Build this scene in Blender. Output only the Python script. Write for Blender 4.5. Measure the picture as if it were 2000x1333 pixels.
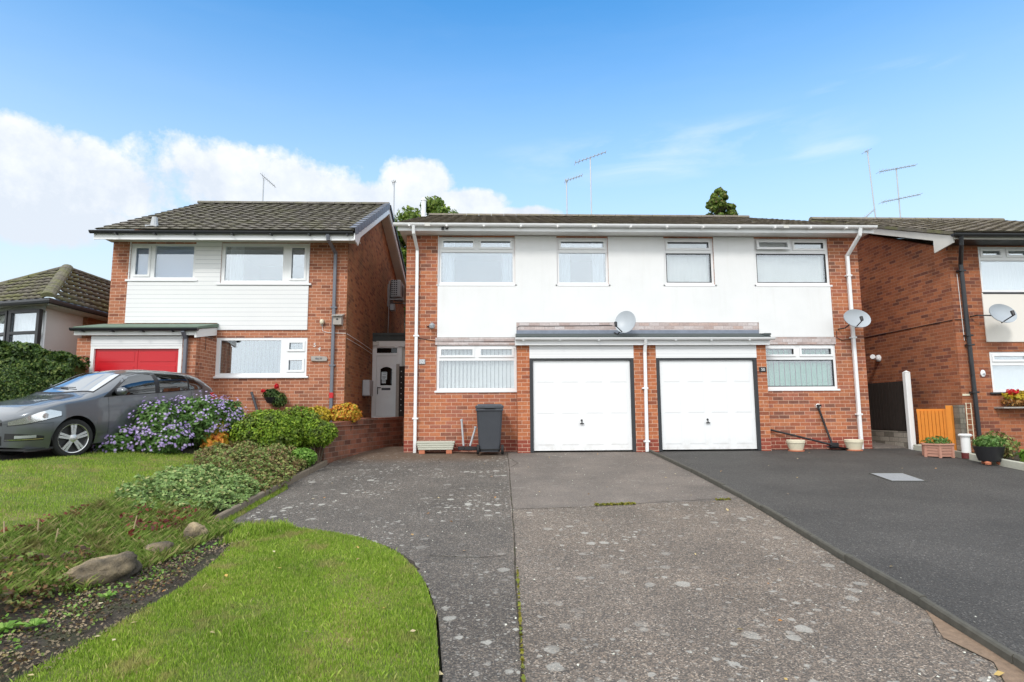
import bpy, math, random
import numpy as np
from math import radians as R, sin, cos, pi, sqrt
for o in list(bpy.data.objects): bpy.data.objects.remove(o)
rng=np.random.default_rng(7); random.seed(7)
S=bpy.context.scene
# ------------------------------------------------------------------ camera
cam=bpy.data.cameras.new('camera'); co=bpy.data.objects.new('camera',cam); S.collection.objects.link(co); S.camera=co
cam.sensor_width=36; cam.lens=1166/2000*36; cam.clip_end=6000; cam.clip_start=.05
yaw,pitch,roll=R(2.23),R(6.84),R(-.364)
from mathutils import Matrix, Vector
fw=Vector((sin(yaw)*cos(pitch),cos(yaw)*cos(pitch),sin(pitch))); rt=Vector((cos(yaw),-sin(yaw),0)); up=rt.cross(fw)
r2=rt*cos(roll)+up*sin(roll); u2=-rt*sin(roll)+up*cos(roll)
M=Matrix((r2,u2,-fw)).transposed().to_4x4(); M.translation=(0,0,.837); co.matrix_world=M
# ------------------------------------------------------------------ world
SUN_EL,SUN_AZ=R(42),R(205)     # azimuth measured from +Y clockwise
W=bpy.data.worlds.new('World'); S.world=W; W.use_nodes=True; nt=W.node_tree; nt.nodes.clear()
def nd(t,ty,**k):
    n=t.nodes.new(ty)
    for a,b in k.items():
        if a.startswith('_'): setattr(n,a[1:],b)
        else: n.inputs[a.replace('__',' ')].default_value=b
    return n
def lk(t,a,b): t.links.new(a,b)
def math_(t,op,a,b=None,c=None,clamp=False):
    n=t.nodes.new('ShaderNodeMath'); n.operation=op; n.use_clamp=clamp
    for i,v in enumerate((a,b,c)):
        if v is None: continue
        if isinstance(v,(int,float)): n.inputs[i].default_value=v
        else: t.links.new(v,n.inputs[i])
    return n.outputs[0]
def mixc(t,fac,a,b,mode='MIX'):
    n=t.nodes.new('ShaderNodeMix'); n.data_type='RGBA'; n.blend_type=mode
    for s,v in ((n.inputs[0],fac),(n.inputs[6],a),(n.inputs[7],b)):
        if isinstance(v,(int,float)): s.default_value=v
        elif isinstance(v,tuple): s.default_value=v if len(v)==4 else v+(1,)
        else: t.links.new(v,s)
    return n.outputs[2]
def ramp(t,fac,stops,interp='LINEAR'):
    n=t.nodes.new('ShaderNodeValToRGB'); n.color_ramp.interpolation=interp; e=n.color_ramp.elements
    while len(e)<len(stops): e.new(.5)
    for i,(p,c) in enumerate(stops):
        e[i].position=p; e[i].color=(c if isinstance(c,tuple) else (c,c,c))+((1,) if not isinstance(c,tuple) or len(c)==3 else ())
    t.links.new(fac,n.inputs[0]); return n.outputs[0]
def noise(t,vec,scale,detail=4,rough=.5,dist=0):
    n=t.nodes.new('ShaderNodeTexNoise'); n.inputs['Scale'].default_value=scale; n.inputs['Detail'].default_value=detail
    n.inputs['Roughness'].default_value=rough; n.inputs['Distortion'].default_value=dist
    if vec is not None: t.links.new(vec,n.inputs['Vector'])
    return n.outputs['Fac']
sky=nd(nt,'ShaderNodeTexSky'); sky.sky_type='NISHITA'; sky.sun_disc=False; sky.sun_elevation=SUN_EL; sky.sun_rotation=SUN_AZ
sky.air_density=1.3; sky.dust_density=.6; sky.ozone_density=2.2
tc=nd(nt,'ShaderNodeTexCoord'); sep=nd(nt,'ShaderNodeSeparateXYZ'); lk(nt,tc.outputs['Generated'],sep.inputs[0])
az=math_(nt,'ARCTAN2',sep.outputs[0],sep.outputs[1]); el=math_(nt,'ARCSINE',sep.outputs[2])
n1=noise(nt,tc.outputs['Generated'],5.5,9,.56,.15); n2=noise(nt,tc.outputs['Generated'],17,9,.66)
def blob(a0,e0,ra,re):
    a=math_(nt,'DIVIDE',math_(nt,'SUBTRACT',az,a0),ra); e=math_(nt,'DIVIDE',math_(nt,'SUBTRACT',el,e0),re)
    return math_(nt,'SUBTRACT',1,math_(nt,'ADD',math_(nt,'MULTIPLY',a,a),math_(nt,'MULTIPLY',e,e)))
f=None
for b in [(-.62,.325,.25,.058),(-.40,.345,.25,.066),(-.25,.33,.24,.05),(-1.2,.74,.62,.27),(-.12,.375,.075,.045),(-.05,.345,.09,.03),(-.72,.27,.2,.05),(.06,.325,.09,.018),(-2.2,.35,.6,.15)]:  # fourth blob: unseen cloud added upper left so the windscreen reflects white
    v=math_(nt,'MAXIMUM',blob(*b),-3.0); f=v if f is None else math_(nt,'MAXIMUM',f,v)
fld=math_(nt,'ADD',f,math_(nt,'ADD',math_(nt,'MULTIPLY',math_(nt,'SUBTRACT',n1,.5),3.0),math_(nt,'MULTIPLY',math_(nt,'SUBTRACT',n2,.5),1.7)))
cm=math_(nt,'MULTIPLY',math_(nt,'SUBTRACT',fld,.02),2.2,clamp=True)
cm=math_(nt,'SMOOTH_MIN',cm,.96,.1)
# thin high cloud
mp=nd(nt,'ShaderNodeMapping'); lk(nt,tc.outputs['Generated'],mp.inputs[0]); mp.inputs['Scale'].default_value=(2.2,2.2,11); mp.inputs['Rotation'].default_value=(0,R(9),0)
n3=noise(nt,mp.outputs[0],2.2,8,.6,.4)
wis=math_(nt,'MULTIPLY',math_(nt,'SUBTRACT',n3,.47),2.0,clamp=True)
band=math_(nt,'MAXIMUM',math_(nt,'MAXIMUM',blob(.3,.41,.34,.05),blob(.62,.455,.11,.02)),math_(nt,'MULTIPLY',blob(.54,.378,.08,.018),1.2))
wis=math_(nt,'MULTIPLY',wis,math_(nt,'MULTIPLY',math_(nt,'MAXIMUM',band,.05),.75),clamp=True)
low=math_(nt,'POWER',math_(nt,'MULTIPLY',math_(nt,'SUBTRACT',.65,el),2.05,clamp=True),1.35)   # pale air near the horizon
skyc=mixc(nt,1.0,sky.outputs[0],(.43,1.03,1.38),'MULTIPLY')
skyc=mixc(nt,low,skyc,(4.1,4.85,5.45))
skyc=mixc(nt,wis,skyc,(5.1,5.5,5.9))
shade=math_(nt,'MULTIPLY',math_(nt,'ADD',math_(nt,'MULTIPLY',math_(nt,'SUBTRACT',el,.30),5.0),math_(nt,'MULTIPLY',math_(nt,'SUBTRACT',n2,.45),2.6)),1.0,clamp=True)
cc=mixc(nt,shade,(4.1,4.45,4.95),(5.5,5.6,5.65))
skyc=mixc(nt,cm,skyc,cc)
back=math_(nt,'MULTIPLY',math_(nt,'ADD',math_(nt,'ADD',math_(nt,'MULTIPLY',sep.outputs[1],-1),math_(nt,'ADD',math_(nt,'MULTIPLY',math_(nt,'MAXIMUM',math_(nt,'SUBTRACT',math_(nt,'MULTIPLY',sep.outputs[0],-1),.66),0),16.),math_(nt,'MULTIPLY',math_(nt,'MAXIMUM',math_(nt,'SUBTRACT',sep.outputs[2],.65),0),16.))),math_(nt,'MULTIPLY',math_(nt,'SUBTRACT',n1,.5),1.5)),3.0,clamp=True)  # unseen bright overcast added outside the view for whiter fill and reflections
skyc=mixc(nt,math_(nt,'MULTIPLY',back,.93),skyc,mixc(nt,n1,(6.4,6.9,7.4),(10.,10.,9.8)))
bg=nd(nt,'ShaderNodeBackground'); bg.inputs['Strength'].default_value=.108; lk(nt,skyc,bg.inputs[0])
wo=nd(nt,'ShaderNodeOutputWorld'); lk(nt,bg.outputs[0],wo.inputs[0])
sl=bpy.data.lights.new('sun','SUN'); sl.energy=1.0; sl.angle=R(11); sl.color=(1,.96,.9); so=bpy.data.objects.new('sun',sl); S.collection.objects.link(so)
d=Vector((sin(SUN_AZ)*cos(SUN_EL),cos(SUN_AZ)*cos(SUN_EL),sin(SUN_EL))); so.rotation_euler=d.to_track_quat('Z','Y').to_euler()
S.view_settings.view_transform='Standard'; S.view_settings.look='None'; S.view_settings.gamma=1; S.view_settings.exposure=.86
# ------------------------------------------------------------------ materials
MT={}
def newmat(name):
    m=bpy.data.materials.new(name); m.use_nodes=True; t=m.node_tree; t.nodes.clear()
    o=t.nodes.new('ShaderNodeOutputMaterial'); p=t.nodes.new('ShaderNodeBsdfPrincipled'); t.links.new(p.outputs[0],o.inputs[0]); MT[name]=m
    return m,t,p,o
def setp(t,p,**k):
    for a,b in k.items():
        s=p.inputs[a.replace('_',' ')]
        if isinstance(b,(int,float)): s.default_value=b
        elif isinstance(b,tuple): s.default_value=b+(1,) if len(b)==3 else b
        else: t.links.new(b,s)
def bump(t,p,h,dist=.01,st=.5):
    n=t.nodes.new('ShaderNodeBump'); n.inputs['Distance'].default_value=dist; n.inputs['Strength'].default_value=st; t.links.new(h,n.inputs['Height']); t.links.new(n.outputs[0],p.inputs['Normal'])
def geo(t): return t.nodes.new('ShaderNodeNewGeometry')
def simple(name,col,rough=.6,metal=0,var=.12,scale=8,bmp=0,spec=.5,coat=0):
    m,t,p,o=newmat(name); g=geo(t); n=noise(t,g.outputs['Position'],scale,5,.6)
    v=math_(t,'ADD',math_(t,'MULTIPLY',math_(t,'SUBTRACT',n,.5),2*var),1)
    c=t.nodes.new('ShaderNodeVectorMath'); c.operation='SCALE'; c.inputs[0].default_value=col; t.links.new(v,c.inputs['Scale'])
    setp(t,p,Base_Color=c.outputs[0],Roughness=rough,Metallic=metal,Specular_IOR_Level=spec,Coat_Weight=coat)
    if bmp: bump(t,p,noise(t,g.outputs['Position'],scale*6,3),bmp)
    return m
def wallvec(t,oz=0):
    g=geo(t); s=nd(t,'ShaderNodeSeparateXYZ'); lk(t,g.outputs['Position'],s.inputs[0]); sn=nd(t,'ShaderNodeSeparateXYZ'); lk(t,g.outputs['True Normal'],sn.inputs[0])
    ax=math_(t,'GREATER_THAN',math_(t,'ABSOLUTE',sn.outputs[0]),.6)
    u=math_(t,'ADD',math_(t,'MULTIPLY',s.outputs[1],ax),math_(t,'MULTIPLY',s.outputs[0],math_(t,'SUBTRACT',1,ax)))
    c=nd(t,'ShaderNodeCombineXYZ'); lk(t,u,c.inputs[0]); lk(t,s.outputs[2],c.inputs[1]); return g,c.outputs[0],s
def brick(name,stops,mortar,mfade=.9,stain=(.13,.08,.05),stamt=.25,bw=.228,rh=.075,offs=(0,0)):
    m,t,p,o=newmat(name); g,v,s=wallvec(t)
    mpn=nd(t,'ShaderNodeMapping'); lk(t,v,mpn.inputs[0]); mpn.inputs['Location'].default_value=(offs[0],offs[1],0)
    b=nd(t,'ShaderNodeTexBrick'); lk(t,mpn.outputs[0],b.inputs['Vector'])
    b.inputs['Color1'].default_value=(0,0,0,1); b.inputs['Color2'].default_value=(1,1,1,1); b.inputs['Mortar'].default_value=(0,0,0,1)
    b.inputs['Scale'].default_value=1; b.inputs['Mortar Size'].default_value=.005; b.inputs['Mortar Smooth'].default_value=.25; b.inputs['Brick Width'].default_value=bw; b.inputs['Row Height'].default_value=rh; b.inputs['Bias'].default_value=0
    rnd=ramp(t,b.outputs['Color'],stops)
    nf=noise(t,g.outputs['Position'],22,5,.65); nl=noise(t,g.outputs['Position'],1.1,4,.6)
    c=mixc(t,.5,rnd,ramp(t,nf,[(.3,(.45,.42,.4)),(.7,(1.08,1.04,1.))]),'MULTIPLY')
    c=mixc(t,math_(t,'MULTIPLY',ramp(t,nl,[(.45,0.),(.7,1.)]),stamt),c,stain)
    if name in('brick_orange','brick_pier'): c=mixc(t,math_(t,'MULTIPLY',math_(t,'LESS_THAN',s.outputs[2],.243),.85),c,mixc(t,nf,(.17,.035,.03),(.36,.085,.06)))
    c=mixc(t,math_(t,'MULTIPLY',b.outputs['Fac'],mfade),c,mortar)
    ef=noise(t,g.outputs['Position'],5,6,.7); c=mixc(t,math_(t,'MULTIPLY',ramp(t,ef,[(.6,0.),(.78,1.)]),.28),c,(.62,.5,.42))
    setp(t,p,Base_Color=c,Roughness=.88,Specular_IOR_Level=.2)
    bump(t,p,math_(t,'SUBTRACT',math_(t,'MULTIPLY',nf,.3),b.outputs['Fac']),.006,.6)
    return m
BST=[(0,(.24,.11,.08)),(.10,(.30,.125,.085)),(.2,(.42,.145,.08)),(.45,(.50,.175,.09)),(.7,(.56,.22,.11)),(.88,(.45,.17,.11)),(1,(.36,.14,.10))]
brick('brick_orange',BST,(.70,.48,.36),bw=.238,rh=.0826)
brick('brick_pier',[(0,(.3,.1,.06)),(.3,(.5,.17,.08)),(1,(.6,.22,.1))],(.70,.48,.36),bw=.238,rh=.0826)
brick('brick_54',[(0,(.27,.105,.07)),(.25,(.43,.165,.095)),(.6,(.54,.22,.125)),(1,(.46,.19,.11))],(.68,.47,.35),bw=.206,rh=.072,offs=(.07,.02))
brick('brick_brown',[(0,(.19,.08,.05)),(.3,(.36,.14,.07)),(.65,(.45,.20,.09)),(1,(.34,.155,.08))],(.42,.26,.16),.6,(.13,.09,.05),.7,.206,.072)
brick('brick_red',[(0,(.19,.075,.055)),(.12,(.25,.09,.06)),(.3,(.35,.125,.065)),(.7,(.43,.15,.075)),(1,(.48,.18,.085))],(.50,.29,.19),.75,(.10,.05,.03),.35)
brick('brick_retaining',[(0,(.14,.06,.045)),(.4,(.28,.115,.075)),(1,(.36,.15,.095))],(.36,.29,.24),.6,(.07,.06,.045),.8,.3,.1)
brick('brick_whitewashed',[(0,(.50,.40,.38)),(.4,(.62,.56,.56)),(.75,(.70,.66,.67)),(1,(.58,.44,.40))],(.42,.36,.35),.9,(.5,.35,.3),.3)
brick('stone_block',[(0,(.18,.165,.14)),(.5,(.30,.27,.23)),(1,(.40,.37,.32))],(.10,.09,.075),.9,(.1,.1,.07),.6,.33,.11)
simple('upvc_white',(.83,.84,.85),.28,var=.015,scale=3)
simple('paint_white',(.8,.8,.79),.55,var=.04,scale=4)
simple('paint_grime',(.62,.61,.57),.6,var=.12,scale=6)
m,t,p,o=newmat('render_white'); g=geo(t); mq=nd(t,'ShaderNodeMapping'); lk(t,g.outputs['Position'],mq.inputs[0]); mq.inputs['Scale'].default_value=(6,1,.5); strk=noise(t,mq.outputs[0],1.6,6,.6); n=noise(t,g.outputs['Position'],1.3,5,.6); nn=noise(t,g.outputs['Position'],90,4,.6)
setp(t,p,Base_Color=mixc(t,math_(t,'MULTIPLY',ramp(t,strk,[(.52,0.),(.8,1.)]),.2),mixc(t,ramp(t,n,[(.35,0.),(.75,1.)]),(.82,.825,.83),(.765,.775,.78)),(.66,.65,.62)),Roughness=.85,Specular_IOR_Level=.2); bump(t,p,nn,.004,.5)
m,t,p,o=newmat('door_white'); g=geo(t); sq=nd(t,'ShaderNodeSeparateXYZ'); lk(t,g.outputs['Position'],sq.inputs[0]); n=noise(t,g.outputs['Position'],7,6,.7)
lo_=math_(t,'MULTIPLY',math_(t,'MULTIPLY',math_(t,'SUBTRACT',.34,sq.outputs[2]),3.,clamp=True),ramp(t,n,[(.4,0.),(.65,1.)])); setp(t,p,Base_Color=mixc(t,math_(t,'MULTIPLY',lo_,.45),(.83,.84,.85),(.55,.52,.47)),Roughness=.35)
m,t,p,o=newmat('cladding_white'); g,v,s=wallvec(t); fr=math_(t,'FRACT',math_(t,'DIVIDE',s.outputs[2],.1))
n=noise(t,g.outputs['Position'],2,4); gr=math_(t,'LESS_THAN',fr,.07)
c=mixc(t,gr,mixc(t,n,(.80,.81,.82),(.86,.86,.86)),(.42,.43,.46)); setp(t,p,Base_Color=c,Roughness=.5); bump(t,p,math_(t,'MULTIPLY',fr,1),.012,.5)
m,t,p,o=newmat('cladding_cream'); g,v,s=wallvec(t); setp(t,p,Base_Color=(.80,.76,.70),Roughness=.7)
m,t,p,o=newmat('shiplap_plastic'); g,v,s=wallvec(t); fr=math_(t,'FRACT',math_(t,'DIVIDE',s.outputs[2],.062)); gr=math_(t,'LESS_THAN',fr,.1)
setp(t,p,Base_Color=mixc(t,gr,(.82,.83,.84),(.6,.62,.64)),Roughness=.35)
simple('gutter_black',(.022,.024,.028),.35,var=.2); simple('gutter_grey',(.15,.16,.19),.4,var=.12); simple('frame_black',(.03,.032,.036),.45,var=.3,scale=30)
simple('soffit_cream',(.60,.58,.50),.6,var=.1); simple('wood_dark',(.028,.02,.016),.8,var=.4,scale=12); simple('red_paint',(.55,.012,.02),.3,var=.06,scale=2)
simple('maroon',(.13,.02,.02),.6,var=.1); simple('steel',(.45,.46,.47),.35,.8,var=.15,scale=30); simple('alloy',(.62,.62,.62),.25,.85,var=.05); simple('chrome',(.8,.8,.8),.12,1,var=.02)
simple('plastic_black',(.018,.018,.02),.45,var=.2); simple('plastic_charcoal',(.060,.066,.078),.5,var=.2,scale=5,bmp=.003); simple('rubber',(.014,.014,.014),.8,var=.2)
simple('plastic_grey',(.42,.44,.46),.5,var=.15,scale=10); simple('dish_grey',(.42,.46,.50),.4,var=.1,scale=3); simple('lead',(.20,.23,.29),.55,var=.35,scale=6,bmp=.004)
simple('felt_dark',(.075,.09,.09),.9,var=.35,scale=7,bmp=.004); simple('felt_green',(.14,.2,.15),.85,var=.2,scale=5,bmp=.003)
simple('pot_cream',(.72,.66,.50),.7,var=.08,scale=20,bmp=.002); simple('terracotta',(.50,.17,.09),.8,var=.15,scale=15); simple('planter_pink',(.52,.27,.2),.75,var=.12,scale=14)
simple('wood_grey',(.38,.35,.32),.85,var=.3,scale=26,bmp=.004); simple('wood_orange',(.78,.27,.035),.6,var=.12,scale=9); simple('trough_stone',(.50,.50,.42),.85,var=.15,scale=20,bmp=.003)
simple('concrete_edge',(.19,.155,.115),.9,var=.35,scale=14,bmp=.005); simple('edge_dark',(.085,.08,.066),.92,var=.45,scale=16,bmp=.005)
simple('verge_slate',(.17,.18,.21),.5,var=.12,scale=6); simple('interior',(.10,.10,.10),.9,var=.05); simple('interior_dark',(.05,.05,.055),.9,var=.1)
simple('blind_white',(.86,.86,.86),.8,var=.03); simple('blind_green',(.16,.42,.30),.8,var=.05); simple('blind_olive',(.40,.42,.34),.8,var=.05); simple('curtain_white',(.82,.82,.84),.9,var=.03); simple('blind_blue',(.24,.33,.52),.8,var=.03)
simple('galvanised',(.36,.38,.40),.55,.4,var=.55,scale=60,bmp=.006); simple('bark',(.10,.075,.05),.95,var=.4,scale=14,bmp=.01); simple('stick_tan',(.42,.32,.19),.8,var=.2)
simple('paper',(.72,.80,.84),.8,var=.05); simple('ink',(.1,.12,.16),.8); simple('lichen_white',(.6,.6,.52),.9); simple('amber',(.6,.3,.08),.5)
m,t,p,o=newmat('rock'); g=geo(t); n=noise(t,g.outputs['Position'],9,8,.65); n_2=noise(t,g.outputs['Position'],3,4)
setp(t,p,Base_Color=mixc(t,ramp(t,n_2,[(.4,0.),(.62,1.)]),ramp(t,n,[(.3,(.17,.13,.08)),(.7,(.58,.45,.27))]),(.09,.075,.055)),Roughness=.9); bump(t,p,n,.09,1.0)
# roof tiles
def roofmat(name,base,moss,mamt,speck=.25):
    m,t,p,o=newmat(name); g=geo(t); P_=g.outputs['Position']
    n=noise(t,P_,2.2,6,.65); nf=noise(t,P_,28,5,.7); v=nd(t,'ShaderNodeTexVoronoi'); v.inputs['Scale'].default_value=5.5; lk(t,P_,v.inputs['Vector'])
    c=mixc(t,.6,base,ramp(t,nf,[(.3,(.25,.25,.25)),(.7,(1.25,1.2,1.15))]),'MULTIPLY')
    svc=nd(t,'ShaderNodeSeparateColor'); lk(t,v.outputs['Color'],svc.inputs[0]); c=mixc(t,.35,c,ramp(t,svc.outputs[0],[(0,.45),(1,1.25)]),'MULTIPLY')
    c=mixc(t,math_(t,'MULTIPLY',ramp(t,math_(t,'MULTIPLY',n,math_(t,'ADD',nf,.5)),[(.45,0.),(.62,1.)]),mamt),c,moss)
    n4=noise(t,P_,55,3,.6); c=mixc(t,math_(t,'MULTIPLY',ramp(t,n4,[(.6,0.),(.72,1.)]),speck),c,(.5,.49,.44))
    setp(t,p,Base_Color=c,Roughness=.9,Specular_IOR_Level=.25); bump(t,p,nf,.012,.6)
roofmat('roof_grey',(.215,.20,.18),(.17,.17,.08),.4)
roofmat('roof_brown',(.25,.22,.19),(.22,.20,.10),.4,.45)
roofmat('roof_mossy',(.17,.155,.13),(.17,.18,.05),.55,.3)
# ground
def G_lichen(t,P_,scale,thr,soft,seed):
    mpn=nd(t,'ShaderNodeMapping'); lk(t,P_,mpn.inputs[0]); mpn.inputs['Location'].default_value=(seed,seed*.37,0); mpn.inputs['Scale'].default_value=(1,1,.01)
    nz=t.nodes.new('ShaderNodeTexNoise'); nz.inputs['Scale'].default_value=scale*2.2; nz.inputs['Detail'].default_value=4; lk(t,mpn.outputs[0],nz.inputs['Vector'])
    mx=t.nodes.new('ShaderNodeMix'); mx.data_type='VECTOR'; mx.inputs[0].default_value=.22/scale; 
    ad=t.nodes.new('ShaderNodeVectorMath'); ad.operation='MULTIPLY_ADD'; lk(t,nz.outputs['Color'],ad.inputs[0]); ad.inputs[1].default_value=(.5/scale,)*3; lk(t,mpn.outputs[0],ad.inputs[2])
    v=nd(t,'ShaderNodeTexVoronoi'); v.inputs['Scale'].default_value=scale; lk(t,ad.outputs[0],v.inputs['Vector'])
    s=nd(t,'ShaderNodeSeparateColor'); lk(t,v.outputs['Color'],s.inputs[0])
    rad=math_(t,'MULTIPLY',math_(t,'POWER',s.outputs[0],4.0),thr)
    d_=math_(t,'SUBTRACT',rad,v.outputs['Distance']); return math_(t,'MULTIPLY',d_,soft,clamp=True)
m,t,p,o=newmat('concrete_old'); g=geo(t); P_=g.outputs['Position']; sp=nd(t,'ShaderNodeSeparateXYZ'); lk(t,P_,sp.inputs[0])
nf=noise(t,P_,170,3,.7); nm=noise(t,P_,1.3,6,.6); nb=noise(t,P_,.45,3,.5)
va=nd(t,'ShaderNodeTexVoronoi'); va.inputs['Scale'].default_value=120; lk(t,P_,va.inputs['Vector']); sc=nd(t,'ShaderNodeSeparateColor'); lk(t,va.outputs['Color'],sc.inputs[0])
agg=ramp(t,sc.outputs[0],[(0,(.06,.056,.053)),(.45,(.13,.117,.105)),(.8,(.20,.168,.14)),(.93,(.30,.25,.2)),(1,(.42,.39,.35))])
tint=mixc(t,ramp(t,math_(t,'ADD',math_(t,'MULTIPLY',sp.outputs[0],.12),nb),[(.35,0.),(.75,1.)]),(1.0,.99,.99),(1.10,1.04,.99))
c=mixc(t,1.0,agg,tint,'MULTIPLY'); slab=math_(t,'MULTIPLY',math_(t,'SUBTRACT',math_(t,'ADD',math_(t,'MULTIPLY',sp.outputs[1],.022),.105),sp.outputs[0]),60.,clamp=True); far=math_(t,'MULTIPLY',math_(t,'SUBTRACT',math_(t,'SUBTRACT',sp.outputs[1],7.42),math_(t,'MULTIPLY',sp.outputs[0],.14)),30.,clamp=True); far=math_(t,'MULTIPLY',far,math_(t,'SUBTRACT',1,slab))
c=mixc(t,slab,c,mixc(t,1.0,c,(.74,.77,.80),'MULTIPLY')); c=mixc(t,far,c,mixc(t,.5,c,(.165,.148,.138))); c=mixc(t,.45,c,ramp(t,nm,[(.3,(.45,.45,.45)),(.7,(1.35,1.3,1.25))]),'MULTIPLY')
dens=math_(t,'MULTIPLY',ramp(t,noise(t,P_,.9,4,.6),[(.42,0.12),(.58,1.)]),math_(t,'SUBTRACT',1,math_(t,'MULTIPLY',far,.75)))
lv=math_(t,'MAXIMUM',math_(t,'MAXIMUM',G_lichen(t,P_,8.,.54,12,3.1),G_lichen(t,P_,17,.54,10,9.7)),math_(t,'MULTIPLY',G_lichen(t,P_,42,.6,8,5.3),.55))
lv=math_(t,'MULTIPLY',math_(t,'MULTIPLY',lv,dens),ramp(t,nf,[(.3,.45),(.6,1.)]))
c=mixc(t,math_(t,'MULTIPLY',math_(t,'MULTIPLY',lv,math_(t,'ADD',math_(t,'MULTIPLY',slab,.22),.72)),1.0),c,(.46,.45,.41))
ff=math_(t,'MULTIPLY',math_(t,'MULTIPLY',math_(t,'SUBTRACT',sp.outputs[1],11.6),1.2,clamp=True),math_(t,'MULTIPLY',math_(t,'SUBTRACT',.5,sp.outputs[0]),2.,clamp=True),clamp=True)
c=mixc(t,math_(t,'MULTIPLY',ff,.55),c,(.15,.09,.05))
setp(t,p,Base_Color=c,Roughness=.82,Specular_IOR_Level=.3); bump(t,p,math_(t,'ADD',nf,math_(t,'MULTIPLY',nm,2)),.006,.6)
m,t,p,o=newmat('tarmac'); g=geo(t); P_=g.outputs['Position']; va=nd(t,'ShaderNodeTexVoronoi'); va.inputs['Scale'].default_value=110; lk(t,P_,va.inputs['Vector']); sc=nd(t,'ShaderNodeSeparateColor'); lk(t,va.outputs['Color'],sc.inputs[0])
c=ramp(t,sc.outputs[0],[(0,(.043,.041,.039)),(.6,(.072,.068,.064)),(.94,(.095,.09,.085)),(1,(.2,.19,.175))]); nm=noise(t,P_,.8,5,.6)
c=mixc(t,.6,c,ramp(t,nm,[(.3,(.6,.6,.6)),(.7,(1.3,1.28,1.25))]),'MULTIPLY'); setp(t,p,Base_Color=c,Roughness=.78,Specular_IOR_Level=.35); bump(t,p,va.outputs['Distance'],.008,.8)
m,t,p,o=newmat('soil'); g=geo(t); n=noise(t,g.outputs['Position'],26,8,.7); nl=noise(t,g.outputs['Position'],4,4)
setp(t,p,Base_Color=mixc(t,ramp(t,nl,[(.45,0.),(.65,.8)]),ramp(t,n,[(.3,(.022,.017,.013)),(.62,(.07,.052,.038)),(.75,(.16,.12,.09))]),(.05,.055,.02)),Roughness=.95); bump(t,p,n,.05,.9)
simple('dirt',(.225,.155,.105),.95,var=.55,scale=22,bmp=.012)
m,t,p,o=newmat('lawn_base'); g=geo(t); n=noise(t,g.outputs['Position'],14,7,.7); nl=noise(t,g.outputs['Position'],1.7,5,.6)
setp(t,p,Base_Color=mixc(t,ramp(t,nl,[(.5,0.),(.68,1.)]),ramp(t,n,[(.3,(.07,.10,.015)),(.7,(.15,.19,.035))]),(.26,.19,.08)),Roughness=.95); bump(t,p,n,.03,.8)
m,t,p,o=newmat('ground'); g=geo(t); n=noise(t,g.outputs['Position'],.5,6,.6); setp(t,p,Base_Color=ramp(t,n,[(.3,(.05,.06,.03)),(.7,(.11,.11,.07))]),Roughness=.95)
def leaf(name,stops,rough=.55,trans=.25,patch=None):
    m,t,p,o=newmat(name); g=geo(t); c=ramp(t,g.outputs['Random Per Island'],stops)
    if patch:
        n=noise(t,g.outputs['Position'],patch[0],4,.6); c=mixc(t,ramp(t,n,[(patch[1],0.),(patch[2],patch[4] if len(patch)>4 else 1.)]),c,patch[3])
    if name=='grass_blade': c=mixc(t,1.0,c,ramp(t,noise(t,g.outputs['Position'],1.5,5,.65),[(.32,(.82,.86,.8)),(.68,(1.2,1.16,1.1))]),'MULTIPLY')
    setp(t,p,Base_Color=c,Roughness=rough,Specular_IOR_Level=.3)
    tr=t.nodes.new('ShaderNodeBsdfTranslucent'); t.links.new(c,tr.inputs[0]); mx=t.nodes.new('ShaderNodeMixShader'); mx.inputs[0].default_value=trans
    t.links.new(p.outputs[0],mx.inputs[1]); t.links.new(tr.outputs[0],mx.inputs[2]); t.links.new(mx.outputs[0],o.inputs[0]); return m
leaf('grass_blade',[(0,(.13,.22,.02)),(.5,(.25,.39,.04)),(.85,(.36,.48,.08)),(1,(.50,.48,.19))],patch=(3.2,.55,.66,(.40,.33,.15),.7))
leaf('grass_rough',[(0,(.09,.16,.02)),(.5,(.20,.30,.05)),(.8,(.30,.34,.10)),(1,(.45,.36,.18))],patch=(3.,.52,.66,(.14,.08,.04),.6))
leaf('leaf_dark',[(0,(.02,.04,.012)),(.5,(.04,.08,.018)),(1,(.08,.14,.03))])
leaf('leaf_hedge',[(0,(.02,.045,.012)),(.5,(.05,.10,.02)),(.8,(.10,.17,.035)),(1,(.22,.27,.07))])
leaf('leaf_lime',[(0,(.07,.14,.01)),(.4,(.16,.27,.02)),(.8,(.26,.38,.03)),(1,(.36,.46,.06))],patch=(3.2,.5,.66,(.05,.06,.025),.75))
leaf('leaf_mid',[(0,(.05,.12,.02)),(.5,(.11,.22,.05)),(1,(.2,.32,.10))])
leaf('leaf_bright',[(0,(.08,.19,.02)),(.5,(.15,.30,.04)),(1,(.27,.42,.09))])
leaf('leaf_sage',[(0,(.10,.16,.045)),(.5,(.21,.33,.10)),(.85,(.33,.45,.15)),(1,(.42,.38,.16))])
leaf('leaf_mixed',[(0,(.12,.08,.04)),(.2,(.24,.15,.07)),(.4,(.13,.20,.05)),(.75,(.24,.34,.09)),(1,(.38,.32,.12))],patch=(3.,.5,.64,(.24,.13,.07),.6))
leaf('leaf_yellow',[(0,(.28,.20,.02)),(.4,(.55,.38,.03)),(.8,(.62,.48,.05)),(1,(.35,.42,.05))])
leaf('leaf_amber',[(0,(.55,.16,.03)),(.3,(.68,.28,.05)),(.6,(.66,.45,.05)),(1,(.40,.40,.04))])
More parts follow.
